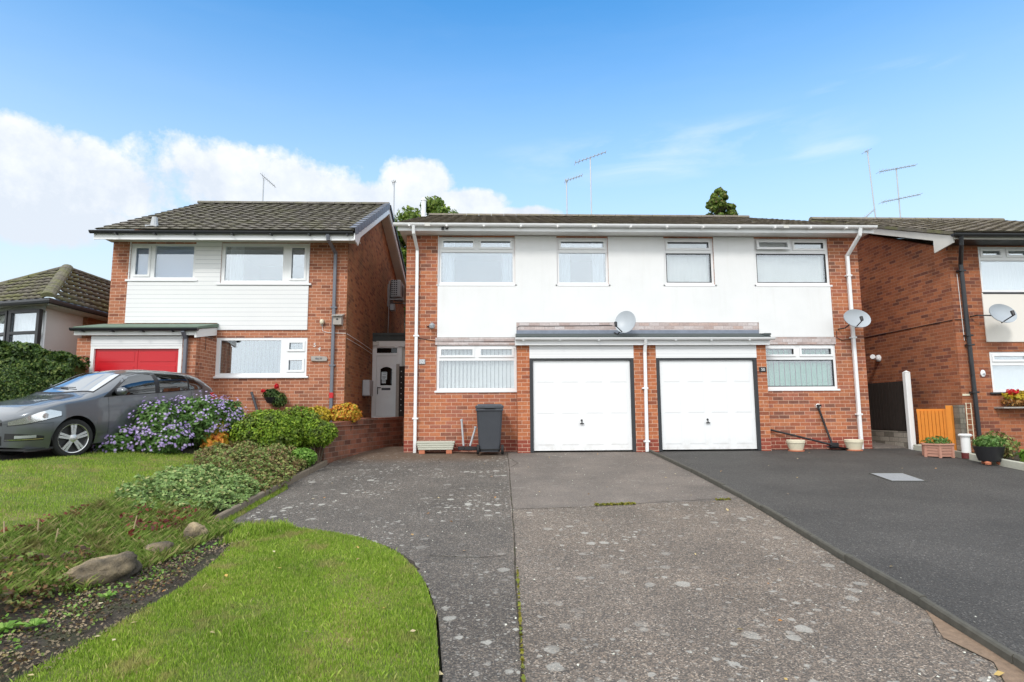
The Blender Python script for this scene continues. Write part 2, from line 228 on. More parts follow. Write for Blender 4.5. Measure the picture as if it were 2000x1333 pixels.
leaf('leaf_brown',[(0,(.20,.07,.02)),(.5,(.40,.17,.04)),(1,(.55,.35,.12))]); leaf('leaf_litter',[(0,(.05,.03,.018)),(.3,(.13,.075,.035)),(.5,(.24,.13,.06)),(.62,(.10,.14,.03)),(.9,(.17,.25,.05)),(1,(.5,.3,.12))],patch=(4.,.5,.64,(.05,.035,.02),.8)); leaf('leaf_redbrown',[(0,(.08,.012,.012)),(.6,(.17,.03,.02)),(1,(.25,.08,.04))])
leaf('leaf_tree',[(0,(.06,.11,.015)),(.5,(.13,.21,.03)),(1,(.26,.34,.06))],trans=.3)
leaf('leaf_conifer',[(0,(.06,.10,.02)),(.5,(.13,.2,.03)),(.85,(.2,.27,.05)),(1,(.30,.2,.1))])
leaf('petal_purple',[(0,(.36,.25,.60)),(.5,(.52,.40,.75)),(1,(.68,.58,.86))],trans=.3); leaf('petal_red',[(0,(.6,.01,.02)),(1,(.8,.04,.06))]); leaf('petal_pink',[(0,(.6,.03,.14)),(1,(.8,.1,.28))])
leaf('moss',[(0,(.16,.13,.02)),(.5,(.26,.24,.03)),(1,(.14,.2,.03))]); leaf('leaf_fallen',[(0,(.5,.2,.04)),(.35,(.62,.42,.12)),(.7,(.75,.66,.42)),(1,(.35,.18,.08))])
# glass
def glass(name,refl,tint=(1,1,1),rough=.01):
    m=bpy.data.materials.new(name); m.use_nodes=True; t=m.node_tree; t.nodes.clear(); MT[name]=m
    o=t.nodes.new('ShaderNodeOutputMaterial'); gl=t.nodes.new('ShaderNodeBsdfGlossy'); gl.inputs['Roughness'].default_value=rough; gl.inputs['Color'].default_value=(.92,.96,1,1)
    tr=t.nodes.new('ShaderNodeBsdfTransparent'); tr.inputs[0].default_value=tint+(1,)
    lw=t.nodes.new('ShaderNodeLayerWeight'); lw.inputs[0].default_value=.35; g=geo(t)
    n=noise(t,g.outputs['Position'],1.5,2); b=t.nodes.new('ShaderNodeBump'); b.inputs['Distance'].default_value=.02; b.inputs['Strength'].default_value=.08; b.inputs['Strength'].default_value=.03; t.links.new(n,b.inputs['Height']); t.links.new(b.outputs[0],gl.inputs['Normal'])
    f_=math_(t,'ADD',math_(t,'MULTIPLY',lw.outputs['Fresnel'],.13 if 'dark' in name or name=='lens' else .35),refl,clamp=True); mx=t.nodes.new('ShaderNodeMixShader'); t.links.new(f_,mx.inputs[0]); t.links.new(tr.outputs[0],mx.inputs[1]); t.links.new(gl.outputs[0],mx.inputs[2]); t.links.new(mx.outputs[0],o.inputs[0])
glass('glass',.16,(.97,.99,.99)); glass('glass_sky',.33,(.85,.9,.92)); glass('glass_dark',.03,(.12,.13,.13)); glass('windscreen_glass',.62,(.35,.38,.4)); glass('lens',.15,(.95,.95,.95))
m,t,p,o=newmat('car_paint'); g=geo(t); setp(t,p,Base_Color=(.15,.163,.182),Metallic=.65,Roughness=.28,Coat_Weight=1.0,Coat_Roughness=.03)
m,t,p,o=newmat('tail_lens'); setp(t,p,Base_Color=(.55,.01,.015),Roughness=.15,Coat_Weight=1.0)
# ------------------------------------------------------------------ mesh building
class MB:
    def __init__(s): s.v=[]; s.f=[]
    def add(s,vs,fs): k=len(s.v); s.v+= [tuple(map(float,a)) for a in vs]; s.f+=[tuple(k+i for i in f) for f in fs]; return s
    def quad(s,a,b,c,d): return s.add([a,b,c,d],[(0,1,2,3)])
    def box(s,x0,x1,y0,y1,z0,z1,b=0):
        if x0>x1:x0,x1=x1,x0
        if b<=0:
            v=[(x,y,z) for z in(z0,z1) for y in(y0,y1) for x in(x0,x1)]
            return s.add(v,[(0,2,3,1),(4,5,7,6),(0,1,5,4),(2,6,7,3),(0,4,6,2),(1,3,7,5)])
        v=[];f=[]      # chamfered box: 24 vertices
        X,Y,Z=(x0,x1),(y0,y1),(z0,z1); sg=(1,-1); idx={}
        for i in(0,1):
            for j in(0,1):
                for k in(0,1):
                    for a in range(3):
                        p=[X[i],Y[j],Z[k]]
                        for q,w in enumerate((i,j,k)):
                            if q!=a: p[q]+=b*sg[w]
                        idx[i,j,k,a]=len(v); v.append(p)
        def g(i,j,k,a): return idx[i,j,k,a]
        for i in(0,1):
            f.append(tuple(g(i,j,k,0) for j,k in((0,0),(1,0),(1,1),(0,1)))[::(-1 if i==0 else 1)])
            f.append(tuple(g(j,i,k,1) for j,k in((0,0),(1,0),(1,1),(0,1)))[::(1 if i==0 else -1)])
            f.append(tuple(g(j,k,i,2) for j,k in((0,0),(1,0),(1,1),(0,1)))[::(-1 if i==0 else 1)])
        for j in(0,1):
            for k in(0,1):
                f.append((g(0,j,k,1),g(1,j,k,1),g(1,j,k,2),g(0,j,k,2)))
                f.append((g(j,0,k,0),g(j,1,k,0),g(j,1,k,2),g(j,0,k,2)))
                f.append((g(j,k,0,0),g(j,k,1,0),g(j,k,1,1),g(j,k,0,1)))
        for i in(0,1):
            for j in(0,1):
                for k in(0,1): f.append((g(i,j,k,0),g(i,j,k,1),g(i,j,k,2)))
        return s.add(v,f)
    def tube(s,pts,r,n=8,cap=True):
        pts=[Vector(p) for p in pts]; rs=r if isinstance(r,(list,tuple)) else [r]*len(pts); k=len(s.v); V_=[];F_=[]
        for i,p in enumerate(pts):
            t_=((pts[min(i+1,len(pts)-1)]-p).normalized()+(p-pts[max(i-1,0)]).normalized()).normalized()
            a=t_.cross(Vector((0,0,1)) if abs(t_.z)<.95 else Vector((0,1,0))).normalized(); b=t_.cross(a)
            for j in range(n): V_.append(tuple(p+(a*cos(2*pi*j/n)+b*sin(2*pi*j/n))*rs[i]))
        for i in range(len(pts)-1):
            for j in range(n): F_.append((i*n+j,i*n+(j+1)%n,(i+1)*n+(j+1)%n,(i+1)*n+j))
        if cap: F_+= [tuple(range(n))[::-1],tuple((len(pts)-1)*n+j for j in range(n))]
        return s.add(V_,F_)
    def lathe(s,prof,c=(0,0,0),n=24,axis='z',cap=True):
        V_=[];F_=[]
        for r,h in prof:
            for j in range(n):
                a=2*pi*j/n; x,y=r*cos(a),r*sin(a)
                q={'z':(x,y,h),'y':(x,h,y),'x':(h,x,y)}[axis]; V_.append((q[0]+c[0],q[1]+c[1],q[2]+c[2]))
        m_=len(prof)
        for i in range(m_-1):
            for j in range(n): F_.append((i*n+j,i*n+(j+1)%n,(i+1)*n+(j+1)%n,(i+1)*n+j))
        if cap: F_+=[tuple(range(n))[::-1],tuple((m_-1)*n+j for j in range(n))]
        return s.add(V_,F_)
    def prism(s,poly,d0,d1,axis='y'):
        n=len(poly); q=lambda a,b,h:{'y':(a,h,b),'x':(h,a,b),'z':(a,b,h)}[axis]
        return s.add([q(a,b,d0) for a,b in poly]+[q(a,b,d1) for a,b in poly],[tuple(range(n)),tuple(range(2*n-1,n-1,-1))]+[(i,n+i,n+(i+1)%n,(i+1)%n) for i in range(n)])
    def holes(s,x0,x1,z0,z1,hs,y0,y1,axis='y'):
        """flat plate from y0 (front) to y1 with rectangular openings and their reveals"""
        xs=sorted({x0,x1,*[h[0] for h in hs],*[h[1] for h in hs]}); zs=sorted({z0,z1,*[h[2] for h in hs],*[h[3] for h in hs]})
        xs=[a for a in xs if x0<=a<=x1]; zs=[a for a in zs if z0<=a<=z1]
        q=(lambda a,y,b:(a,y,b)) if axis=='y' else (lambda a,y,b:(y,a,b))
        inh=lambda a,b:any(h[0]<a<h[1] and h[2]<b<h[3] for h in hs)
        full={}
        for i in range(len(xs)-1):
            for j in range(len(zs)-1): full[i,j]=not inh((xs[i]+xs[i+1])/2,(zs[j]+zs[j+1])/2)
        for (i,j),ok in full.items():
            if not ok: continue
            a,b,c_,d_=xs[i],xs[i+1],zs[j],zs[j+1]
            s.quad(q(a,y0,c_),q(b,y0,c_),q(b,y0,d_),q(a,y0,d_)); s.quad(q(a,y1,c_),q(a,y1,d_),q(b,y1,d_),q(b,y1,c_))
            if not full.get((i-1,j)): s.quad(q(a,y0,c_),q(a,y0,d_),q(a,y1,d_),q(a,y1,c_))
            if not full.get((i+1,j)): s.quad(q(b,y0,c_),q(b,y1,c_),q(b,y1,d_),q(b,y0,d_))
            if not full.get((i,j-1)): s.quad(q(a,y0,c_),q(a,y1,c_),q(b,y1,c_),q(b,y0,c_))
            if not full.get((i,j+1)): s.quad(q(a,y0,d_),q(b,y0,d_),q(b,y1,d_),q(a,y1,d_))
        return s
    def build(s,name,mat,parent=None,smooth=False,**tags):
        o0=WO.get(parent.name,Vector((0,0,0))) if parent else Vector((0,0,0))
        me=bpy.data.meshes.new(name); me.from_pydata([(a-o0[0],b-o0[1],c-o0[2]) for a,b,c in s.v],[],s.f); return fin(name,me,mat,parent,smooth,**tags)
WO={}
def fin(name,me,mat,parent=None,smooth=False,**tags):
    me.materials.append(MT[mat]); me.update()
    if smooth: me.polygons.foreach_set('use_smooth',[True]*len(me.polygons))
    o=bpy.data.objects.new(name,me); S.collection.objects.link(o)
    if parent: o.parent=parent; WO[o.name]=WO.get(parent.name,Vector((0,0,0)))
    for k,v in tags.items(): o[k]=v
    return o
def smooth_angle(o,deg=40):
    me=o.data; me.polygons.foreach_set('use_smooth',[True]*len(me.polygons)); me.set_sharp_from_angle(angle=R(deg)); return o
def thing(name,label,cat,loc=(0,0,0),group=None):
    o=bpy.data.objects.new(name,None); o.empty_display_size=.2; S.collection.objects.link(o); o.location=loc; o['label']=label; o['category']=cat
    if group:o['group']=group
    WO[o.name]=Vector(loc); return o
def single(mb,name,mat,label,cat,group=None,smooth=False):
    o=mb.build(name,mat,None,smooth,label=label,category=cat)
    if group:o['group']=group
    return o
def copytree(root,loc,label,rotz=None):
    c=root.copy(); S.collection.objects.link(c); c.location=loc; c['label']=label
    if rotz is not None: c.rotation_euler=(0,0,rotz)
    WO[c.name]=Vector(loc)
    for ch in list(root.children):
        a=ch.copy(); S.collection.objects.link(a); a.parent=c
        for g_ in list(ch.children):
            b=g_.copy(); S.collection.objects.link(b); b.parent=a
    return c
def npmesh(name,V_,F_,mat,parent=None,smooth=False,**tags):
    V_=np.asarray(V_,np.float32).reshape(-1,3); F_=np.asarray(F_,np.int32); k=F_.shape[1]
    if parent: V_=V_-np.array(WO.get(parent.name,(0,0,0)),np.float32)
    me=bpy.data.meshes.new(name); me.vertices.add(len(V_)); me.vertices.foreach_set('co',V_.ravel()); me.loops.add(F_.size); me.loops.foreach_set('vertex_index',F_.ravel())
    me.polygons.add(len(F_)); me.polygons.foreach_set('loop_start',np.arange(len(F_),dtype=np.int32)*k); me.polygons.foreach_set('loop_total',np.full(len(F_),k,np.int32)); me.update(calc_edges=True); me.validate()
    return fin(name,me,mat,parent,smooth,**tags)
def text(body,size,loc,mat,parent=None,name='lettering',ext=.004,rot=(pi/2,0,0),align='CENTER',**tags):
    cu=bpy.data.curves.new('t','FONT'); cu.body=body; cu.size=size; cu.extrude=ext; cu.align_x=align; cu.align_y='CENTER'
    to=bpy.data.objects.new('t',cu); S.collection.objects.link(to); dg=bpy.context.evaluated_depsgraph_get(); dg.update()
    me=bpy.data.meshes.new_from_object(to.evaluated_get(dg)); bpy.data.objects.remove(to)
    from mathutils import Euler
    me.transform(Matrix.Translation(Vector(loc)-(WO.get(parent.name,Vector()) if parent else Vector()))@Euler(rot).to_matrix().to_4x4()); me.materials.clear()
    return fin(name,me,mat,parent,False,**tags)
# ------------------------------------------------------------------ terrain
def H(X,Y):
    X=np.asarray(X,float); Y=np.asarray(Y,float)
    base=np.where(Y<13.06,.055*(np.maximum(Y,-1)-13.06),.05*(np.minimum(Y,30)-13.06))
    r=np.clip(-3.0-X,0,None); rise=np.where(r<1.1,.2*r,.22+.13*(r-1.1)); rise=np.minimum(rise,.47)
    rise=np.where(Y>9.5,rise+np.clip(Y-9.5,0,4)*.045*np.clip(r*2,0,1),rise)
    return base+rise
def h(x,y): return float(H(x,y))
def inpoly(px,py,poly):
    c=np.zeros(len(px),bool); n=len(poly); j=n-1
    for i in range(n):
        xi,yi=poly[i]; xj,yj=poly[j]
        if yi!=yj: c^=((yi>py)!=(yj>py))&(px<(xj-xi)*(py-yi)/(yj-yi)+xi)
        j=i
    return c
def sheet(name,poly,mat,lift,step=.12,hf=None,amp=0,kind='structure',skirt=.15,**tg):
    """ground sheet: polygon triangulated with interior grid so it follows the terrain"""
    import bmesh
    hf=hf or H; xs=[p[0] for p in poly]; ys=[p[1] for p in poly]
    # densify outline
    out=[]
    for i in range(len(poly)):
        a,b=poly[i],poly[(i+1)%len(poly)]; L=math.hypot(a[0]-b[0],a[1]-b[1]); k=max(1,int(L/step))
        out+=[(a[0]+(b[0]-a[0])*q/k,a[1]+(b[1]-a[1])*q/k) for q in range(k)]
    gx,gy=np.meshgrid(np.arange(min(xs),max(xs),step),np.arange(min(ys),max(ys),step)); gx=gx.ravel()+.013; gy=gy.ravel()+.017
    ok=inpoly(gx,gy,poly); 
    from mathutils.geometry import delaunay_2d_cdt
    pts=[Vector(p) for p in out]; no=len(out)
    oa=np.array(out); 
    gp=np.stack([gx[ok],gy[ok]],1)
    if len(gp):
        dmin=np.min(np.hypot(gp[:,None,0]-oa[None,:,0],gp[:,None,1]-oa[None,:,1]),axis=1); gp=gp[dmin>step*.4]
    pts+=[Vector(p) for p in gp]
    v,e,f,*_=delaunay_2d_cdt(pts,[(i,(i+1)%no) for i in range(no)],[],1,1e-5)
    va_=np.array([(a.x,a.y) for a in v]); z=hf(va_[:,0],va_[:,1])+lift
    if amp: z=z+amp*(np.sin(va_[:,0]*7.3+np.sin(va_[:,1]*3.1))*np.sin(va_[:,1]*6.1))
    mb=MB(); mb.add([(a,b,c) for (a,b),c in zip(va_,z)],[tuple(q) for q in f])
    if skirt:
        oz=hf(oa[:,0],oa[:,1])+lift
        for i in range(no):
            j=(i+1)%no; mb.quad((out[i][0],out[i][1],oz[i]-skirt),(out[j][0],out[j][1],oz[j]-skirt),(out[j][0],out[j][1],oz[j]),(out[i][0],out[i][1],oz[i]))
    o=mb.build(name,mat,None,**tg); o['kind']=kind; return o
# base ground out to the horizon
xs=np.concatenate([[-900,-300,-100,-40,-20],np.arange(-14,16,.5),[20,40,100,300,900]]); ys=np.concatenate([[-600,-200,-60,-20,-5],np.arange(-3,24,.5),[30,60,120,300,900,2500]])
gx,gy=np.meshgrid(xs,ys); gz=H(gx,gy)-.12
idx=np.arange(gx.size).reshape(gx.shape); F_=np.stack([idx[:-1,:-1],idx[:-1,1:],idx[1:,1:],idx[1:,:-1]],-1).reshape(-1,4)
npmesh('ground',np.stack([gx,gy,gz],-1),F_,'ground',kind='structure')
LAWN=[(-2.52,6.72),(-2.2,6.66),(-1.9,6.5),(-1.6,6.36),(-1.29,6.15),(-1.03,5.88),(-.8,5.56),(-.62,5.16),(-.49,4.78),(-.36,4.17),(-.27,3.4),(-.22,2.4),(-.2,-.9),(-2.6,-.9),(-2.46,3.4),(-2.42,3.7),(-2.34,4.4),(-2.30,4.8),(-2.36,5.5),(-2.5,6.2)]
DRIVE=[(-3.02,14.6),(-3.02,11.3),(-3.03,9.3),(-2.98,6.9),(-2.61,6.74),(-2.2,6.68),(-1.9,6.52),(-1.6,6.38),(-1.27,6.17),(-1.01,5.9),(-.78,5.58),(-.6,5.18),(-.47,4.8),(-.34,4.19),(-.25,3.4),(-.2,2.4),(-.18,-.9),(2.55,-.9),(2.55,1.5),(2.86,3.36),(2.98,4.23),(3.06,5.24),(3.2,6.6),(3.32,7.95),(3.42,10.2),(3.46,13.1),(3.46,13.3),(-1.7,13.4),(-1.85,14.6)]
TARM=[(3.52,13.3),(3.50,10.2),(3.40,7.95),(3.28,6.6),(3.14,5.24),(3.06,4.23),(2.94,3.36),(2.63,1.5),(2.63,-.9),(9.3,-.9),(8.6,7.5),(9.1,10.07),(9.3,11.79),(9.35,13.3)]
drv=sheet('driveway',DRIVE,'concrete_old',-.03,.2); tar=sheet('tarmac_driveway',TARM,'tarmac',-.03,.3)
sheet('lawn',LAWN,'lawn_base',.0,.09,amp=.006)
ULAWN=[(-4.12,-.9),(-4.12,5.3),(-4.2,6.8),(-4.35,8.5),(-4.5,9.6),(-4.8,10.2),(-5.6,9.9),(-6.0,9.45),(-6.25,8.95),(-6.8,8.3),(-7.6,7.6),(-9,6.6),(-9,-.9)]
sheet('upper_lawn',ULAWN,'lawn_base',0,.12,amp=.006)
BED=[(-2.58,-.9),(-2.44,3.4),(-2.40,3.7),(-2.32,4.4),(-2.28,4.8),(-2.34,5.5),(-2.48,6.2),(-2.5,6.68),(-2.62,6.72),(-3.06,6.9),(-3.1,9.3),(-3.1,11.4),(-2.95,13.2),(-3.2,13.38),(-6.05,13.38),(-5.9,12.5),(-5.6,11.2),(-5.7,9.9),(-4.82,10.22),(-4.5,9.6),(-4.37,8.5),(-4.22,6.8),(-4.14,5.3),(-4.14,-.9)]
sheet('flower_bed',BED,'soil',-.004,.08,amp=.014)
CARD=[(-9,6.62),(-7.6,7.62),(-6.8,8.32),(-6.27,8.97),(-6.02,9.47),(-5.72,9.88),(-5.62,11.2),(-5.92,12.5),(-8.6,12.6),(-12,12.6),(-12,6)]
sheet('neighbour_driveway',CARD,'tarmac',-.02,.3)
RBED=[(9.42,13.3),(9.4,11.79),(9.22,10.07),(8.75,7.5),(13,7.5),(13,12.25),(9.95,12.25),(9.95,13.3)]
sheet('front_garden_bed',RBED,'soil',.0,.2)
sheet('side_path',[(-3.2,15.5),(-1.88,15.5),(-1.88,24),(-3.2,24)],'concrete_old',.6-h(-2.5,15.5)*0,.5,hf=lambda x,y:np.asarray(x)*0+.08)
sheet('passage_path',[(8.66,13.3),(9.4,13.3),(9.4,24),(8.66,24)],'concrete_old',.0,.4)
# joints, cracks and moss in the concrete
def ribbon(pts,w,jit,lift,mat,name,parent=None,seed=1,step=.05,**tg):
    rg=np.random.default_rng(seed); P2=[]
    for a,b in zip(pts[:-1],pts[1:]):
        k=max(2,int(math.hypot(a[0]-b[0],a[1]-b[1])/step))
        for q in range(k): P2.append((a[0]+(b[0]-a[0])*q/k,a[1]+(b[1]-a[1])*q/k))
    P2.append(pts[-1]); P2=np.array(P2); n=len(P2); wn=np.cumsum(rg.normal(0,jit*.35,n)); wn-=np.linspace(wn[0],wn[-1],n); tn=np.gradient(P2,axis=0); nn_=np.stack([-tn[:,1],tn[:,0]],1); nn_/=np.linalg.norm(nn_,axis=1)[:,None]+1e-9
    C_=P2+nn_*wn[:,None]; ww=w*(rg.uniform(.4,1.4,n))[:,None]; A=C_+nn_*ww/2; B=C_-nn_*ww/2; V_=[]
    for q in range(n): V_+=[(A[q,0],A[q,1],h(A[q,0],A[q,1])+lift),(B[q,0],B[q,1],h(B[q,0],B[q,1])+lift)]
    return npmesh(name,V_,[(2*q,2*q+1,2*q+3,2*q+2) for q in range(n-1)],mat,parent,**tg)
for i,(pts,w) in enumerate([([(.40,13.1),(.36,10.5),(.30,7.5),(.24,5.5),(.17,3.2),(.1,-.9)],.014),([(.30,7.49),(1.2,7.55),(2.2,7.8),(3.3,8.0)],.011),([(-.55,5.6),(-.1,5.52),(.25,5.58)],.008),([(-.78,12.6),(-1.0,12.1),(-.95,11.6),(-1.15,11.2)],.01),([(.4,11.0),(.55,11.5),(.42,12.2)],.012),([(2.98,4.1),(2.75,3.75),(2.8,3.4),(2.55,3.0)],.006)]):
    ribbon(pts,w,.004,-.026,'soil','drive_joint',drv,i+3)
sheet('dirt_strip',[(2.97,4.15),(2.76,3.72),(2.80,3.4),(2.56,3.0),(2.3,2.2),(2.2,-.8),(2.6,-.8),(2.6,1.5),(2.88,3.36)],'dirt',-.024,.15,skirt=0)
MT['concrete_edge'];
# ------------------------------------------------------------------ kerbs
def kerb(pts,w,ht,mat,name,label,cat,sink=.15,seed=0):
    mb=MB(); rg=random.Random(seed)
    for a,b in zip(pts[:-1],pts[1:]):
        L=math.hypot(b[0]-a[0],b[1]-a[1]); k=max(1,round(L/.9)); dx,dy=(b[0]-a[0])/L,(b[1]-a[1])/L
        for q in range(k):
            p0=(a[0]+dx*L*q/k,a[1]+dy*L*q/k); p1=(a[0]+dx*(L*(q+1)/k-.008),a[1]+dy*(L*(q+1)/k-.008)); j=rg.uniform(-.006,.006); c=.012
            sec=[(-w/2,-sink),(-w/2,ht-c),(-w/2+c,ht),(w/2-c,ht),(w/2,ht-c),(w/2,-sink)]
            V_=[]
            for p in(p0,p1):
                z=h(min(max(p[0],-2.99),20),p[1])+j
                V_+=[(p[0]-dy*u+j,p[1]+dx*u,z+v) for u,v in sec]
            n=len(sec); mb.add(V_,[(i,(i+1)%n,n+(i+1)%n,n+i) for i in range(n)]+[tuple(range(n))[::-1],tuple(range(n,2*n))])
    return single(mb,name,mat,label,cat)
kerb([(3.49,13.2),(3.46,10.2),(3.36,7.95),(3.24,6.6),(3.10,5.24),(3.02,4.23),(2.90,3.36),(2.59,1.5),(2.59,-.8)],.05,.03,'edge_dark','path_edging','thin mossy concrete edging between the concrete and tarmac driveways','edging',seed=3)
kerb([(-3.04,11.45),(-3.05,9.3),(-3.0,6.9)],.06,.075,'concrete_edge','kerb_edging','low weathered concrete edging along the flower bed beside the concrete driveway','edging',seed=4)
kerb([(9.38,13.0),(9.36,11.79),(9.17,10.07),(8.7,7.5)],.06,.09,'trough_stone','garden_edging','pale concrete edging curving in front of the right hand house bed','edging',seed=5)
ribbon([(-2.2,6.7),(-1.9,6.54),(-1.6,6.4),(-1.27,6.19),(-1.01,5.92),(-.78,5.6),(-.6,5.2)],.05,.004,-.022,'soil','lawn_edge_gap',drv,8)
# ------------------------------------------------------------------ roofs
def roofpoly(name,poly,mat,parent,course=.30,wave=.30,amp=.014,lip=.032,res=.05,thick=.05):
    P3=[Vector(p) for p in poly]; e=(P3[1]-P3[0]).normalized(); n=(P3[1]-P3[0]).cross(P3[-1]-P3[0]).normalized()
    if n.z<0:n=-n
    upv=n.cross(e); 
    if upv.z<0: upv=-upv
    p2=[((p-P3[0]).dot(e),(p-P3[0]).dot(upv)) for p in P3]
    umax=max(a for a,b in p2); umin=min(a for a,b in p2); vmax=max(b for a,b in p2)
    nu=int((umax-umin)/res)+1; us=np.linspace(umin,umax,nu+1); nc=max(1,round(vmax/course)); cs=vmax/nc
    ph=(us/wave)%1; wv=amp*(np.where(ph<.62,np.sin(ph/.62*pi)**.8,0)-.0)
    V_=[];F_=[];O=np.array(P3[0]);E=np.array(e);U=np.array(upv);N=np.array(n); k=0
    for c in range(nc):
        rows=[(c*cs+.035,-.006),(c*cs-.03,lip),((c+1)*cs,.006)]
        jit=rng.normal(0,.0025,nu+1)
        for v,of in rows: V_.append(O+us[:,None]*E+v*U+((of+wv+jit if of>0 else wv*0+of))[:,None]*N)
        for r_ in(0,1):
            a=k+r_*(nu+1)
            cu=(us[:-1]+us[1:])/2; cv=np.full(nu,(c+.5)*cs)
            ok=inpoly(cu,cv,p2)
            i=np.arange(nu)[ok]; F_.append(np.stack([a+i,a+i+1,a+nu+1+i+1,a+nu+1+i],1))
        k+=3*(nu+1)
    return npmesh(name,np.concatenate(V_),np.concatenate(F_),mat,parent)
def ridge(mb,a,b,r=.11,seg=.4):
    a,b=Vector(a),Vector(b); L=(b-a).length; k=max(1,round(L/seg)); t_=(b-a)/L; s_=t_.cross(Vector((0,0,1))).normalized(); u_=s_.cross(t_)
    for q in range(k):
        p0=a+t_*(L*q/k); p1=a+t_*(L*(q+1)/k-.012); V_=[]
        for p,rr in((p0,r),(p1,r*.97)):
            for j in range(7):
                an=pi*j/6; V_.append(tuple(p+s_*cos(an)*rr+u_*(sin(an)*rr*.75-.03)))
        mb.add(V_,[(j,j+1,8+j,7+j) for j in range(6)]+[(0,1,2,3,4,5,6),(13,12,11,10,9,8,7)])
# ------------------------------------------------------------------ windows
def bars(mb,x0,x1,z0,z1,y,d,w):
    mb.holes(x0,x1,z0,z1,[(x0+w,x1-w,z0+w,z1-w)],y,y+d)
def window(parent,x0,x1,z0,z1,Y,lights,blind='white',g='glass',sill=(.04,.05),dark_seal=False,sillmat='upvc_white',fm='upvc_white',name='window',curtains=None,lift=None,room='interior',d=.07,label=None):
    """lights: list of (x0,x1,z0,z1,opening)"""
    mb=MB(); mb.holes(x0,x1,z0,z1,[l[:4] for l in lights],Y,Y+d)
    for l in lights:
        if l[4]==1: bars(mb,l[0]-.028,l[1]+.028,l[2]-.028,l[3]+.028,Y-.022,.021,.045)
    w=mb.build(name,fm,parent)
    if label: w['label']=label
    for l in lights:
        a,b,c,e_=l[:4]
        if l[4]==2:   # ajar top light: hinged at its top edge, bottom pushed out
            ang=R(13); L=e_-c+.06
            f_=MB(); bars(f_,a-.03,b+.03,0,L,-.03,.03,.055); pn=MB(); pn.box(a+.02,b-.02,-.018,-.012,.05,L-.05)
            for m_,nm,mt in((f_,'open_sash',fm),(pn,'pane',g)):
                m_.v=[(x,Y-.02-(L-z)*sin(ang)+y*cos(ang),e_+.03-(L-z)*cos(ang)-y*0) for x,y,z in m_.v]; m_.build(nm,mt,w)
            continue
        pn=MB(); pn.box(a,b,Y+.028,Y+.034,c,e_); pn.build('pane',g,w)
        if dark_seal:
            sm=MB(); bars(sm,a-.002,b+.002,c-.002,e_+.002,Y+.012,.014,.022); 
            sm.box(b-.045,b-.002,Y+.036,Y+.06,c,e_); sm.box(a,b,Y+.036,Y+.06,e_-.04,e_); sm.build('seal','plastic_black',w)
    if sill: s_=MB(); s_.box(x0-sill[0],x1+sill[0],Y-sill[1],Y+.02,z0-.045,z0-.001,.006); s_.build('sill',sillmat,w)
    if room:
        rm=MB(); y2=Y+2.2
        for q in [((x0,y2,z0),(x1,y2,z0),(x1,y2,z1),(x0,y2,z1)),((x0,Y+.22,z0-.01),(x1,Y+.22,z0-.01),(x1,y2,z0-.01),(x0,y2,z0-.01)),((x0,Y+.22,z1+.01),(x1,Y+.22,z1+.01),(x1,y2,z1+.01),(x0,y2,z1+.01)),((x0,Y+.22,z0),(x0,y2,z0),(x0,y2,z1),(x0,Y+.22,z1)),((x1,Y+.22,z0),(x1,y2,z0),(x1,y2,z1),(x1,Y+.22,z1))]: rm.quad(*q)
        rm.build('room_lining',room,w)
    if blind=='slats' or (isinstance(blind,tuple) and blind[0]=='slats'):
        mt=blind[1] if isinstance(blind,tuple) else 'blind_white'; spec=blind[2:] if isinstance(blind,tuple) else ()
        bx0,bx1=(x0+.05,x1-.05) if not spec else spec[0]; ang=R(33) if len(spec)<2 else R(spec[1]); m_=MB(); k=int((bx1-bx0)/(.118 if mt=='blind_green' else .088))
        for i in range(k):
            xc=bx0+(i+.5)*(bx1-bx0)/k; dx,dy=.047*cos(ang),.047*sin(ang); y=Y+.10
            m_.add([(xc-dx,y+dy,z0+.03),(xc,y+.006,z0+.03),(xc+dx,y-dy,z0+.03),(xc+dx,y-dy,z1-.04),(xc,y+.006,z1-.04),(xc-dx,y+dy,z1-.04)],[(0,1,4,5),(1,2,3,4)])
        m_.box(bx0,bx1,Y+.10,Y+.15,z1-.04,z1-.005)
        m_.build('vertical_blind',mt,w)
    if blind=='roller': MB().box(x0+.03,x1-.03,Y+.10,Y+.105,z0+.02,z1-.02).build('roller_blind','blind_blue',w)
    for (a,b) in (curtains or []):
        m_=MB(); k=max(6,int((b-a)/.012)); V_=[]
        for i in range(k+1):
            xx=a+(b-a)*i/k; yy=Y+.2+.018*sin(xx*70)+.008*sin(xx*163+1)
            V_+=[(xx,yy,z0+.02),(xx,yy,z1-.03)]
        m_.add(V_,[(2*i,2*i+2,2*i+3,2*i+1) for i in range(k)]); c_=m_.build('curtain','curtain_white',w,True)
    return w
def win_two_top(x0,x1,z0,z1,zt,n=2,op=1,fw_=.055):
    L=[(x0+fw_,x1-fw_,z0+fw_,zt-.03,0)]; k=(x1-x0)/n
    for i in range(n): L.append((x0+k*i+(.085 if i==0 else .075),x0+k*(i+1)-(.085 if i==n-1 else .075),zt+.075,z1-.08,op if not isinstance(op,(list,tuple)) else op[i]))
    return L
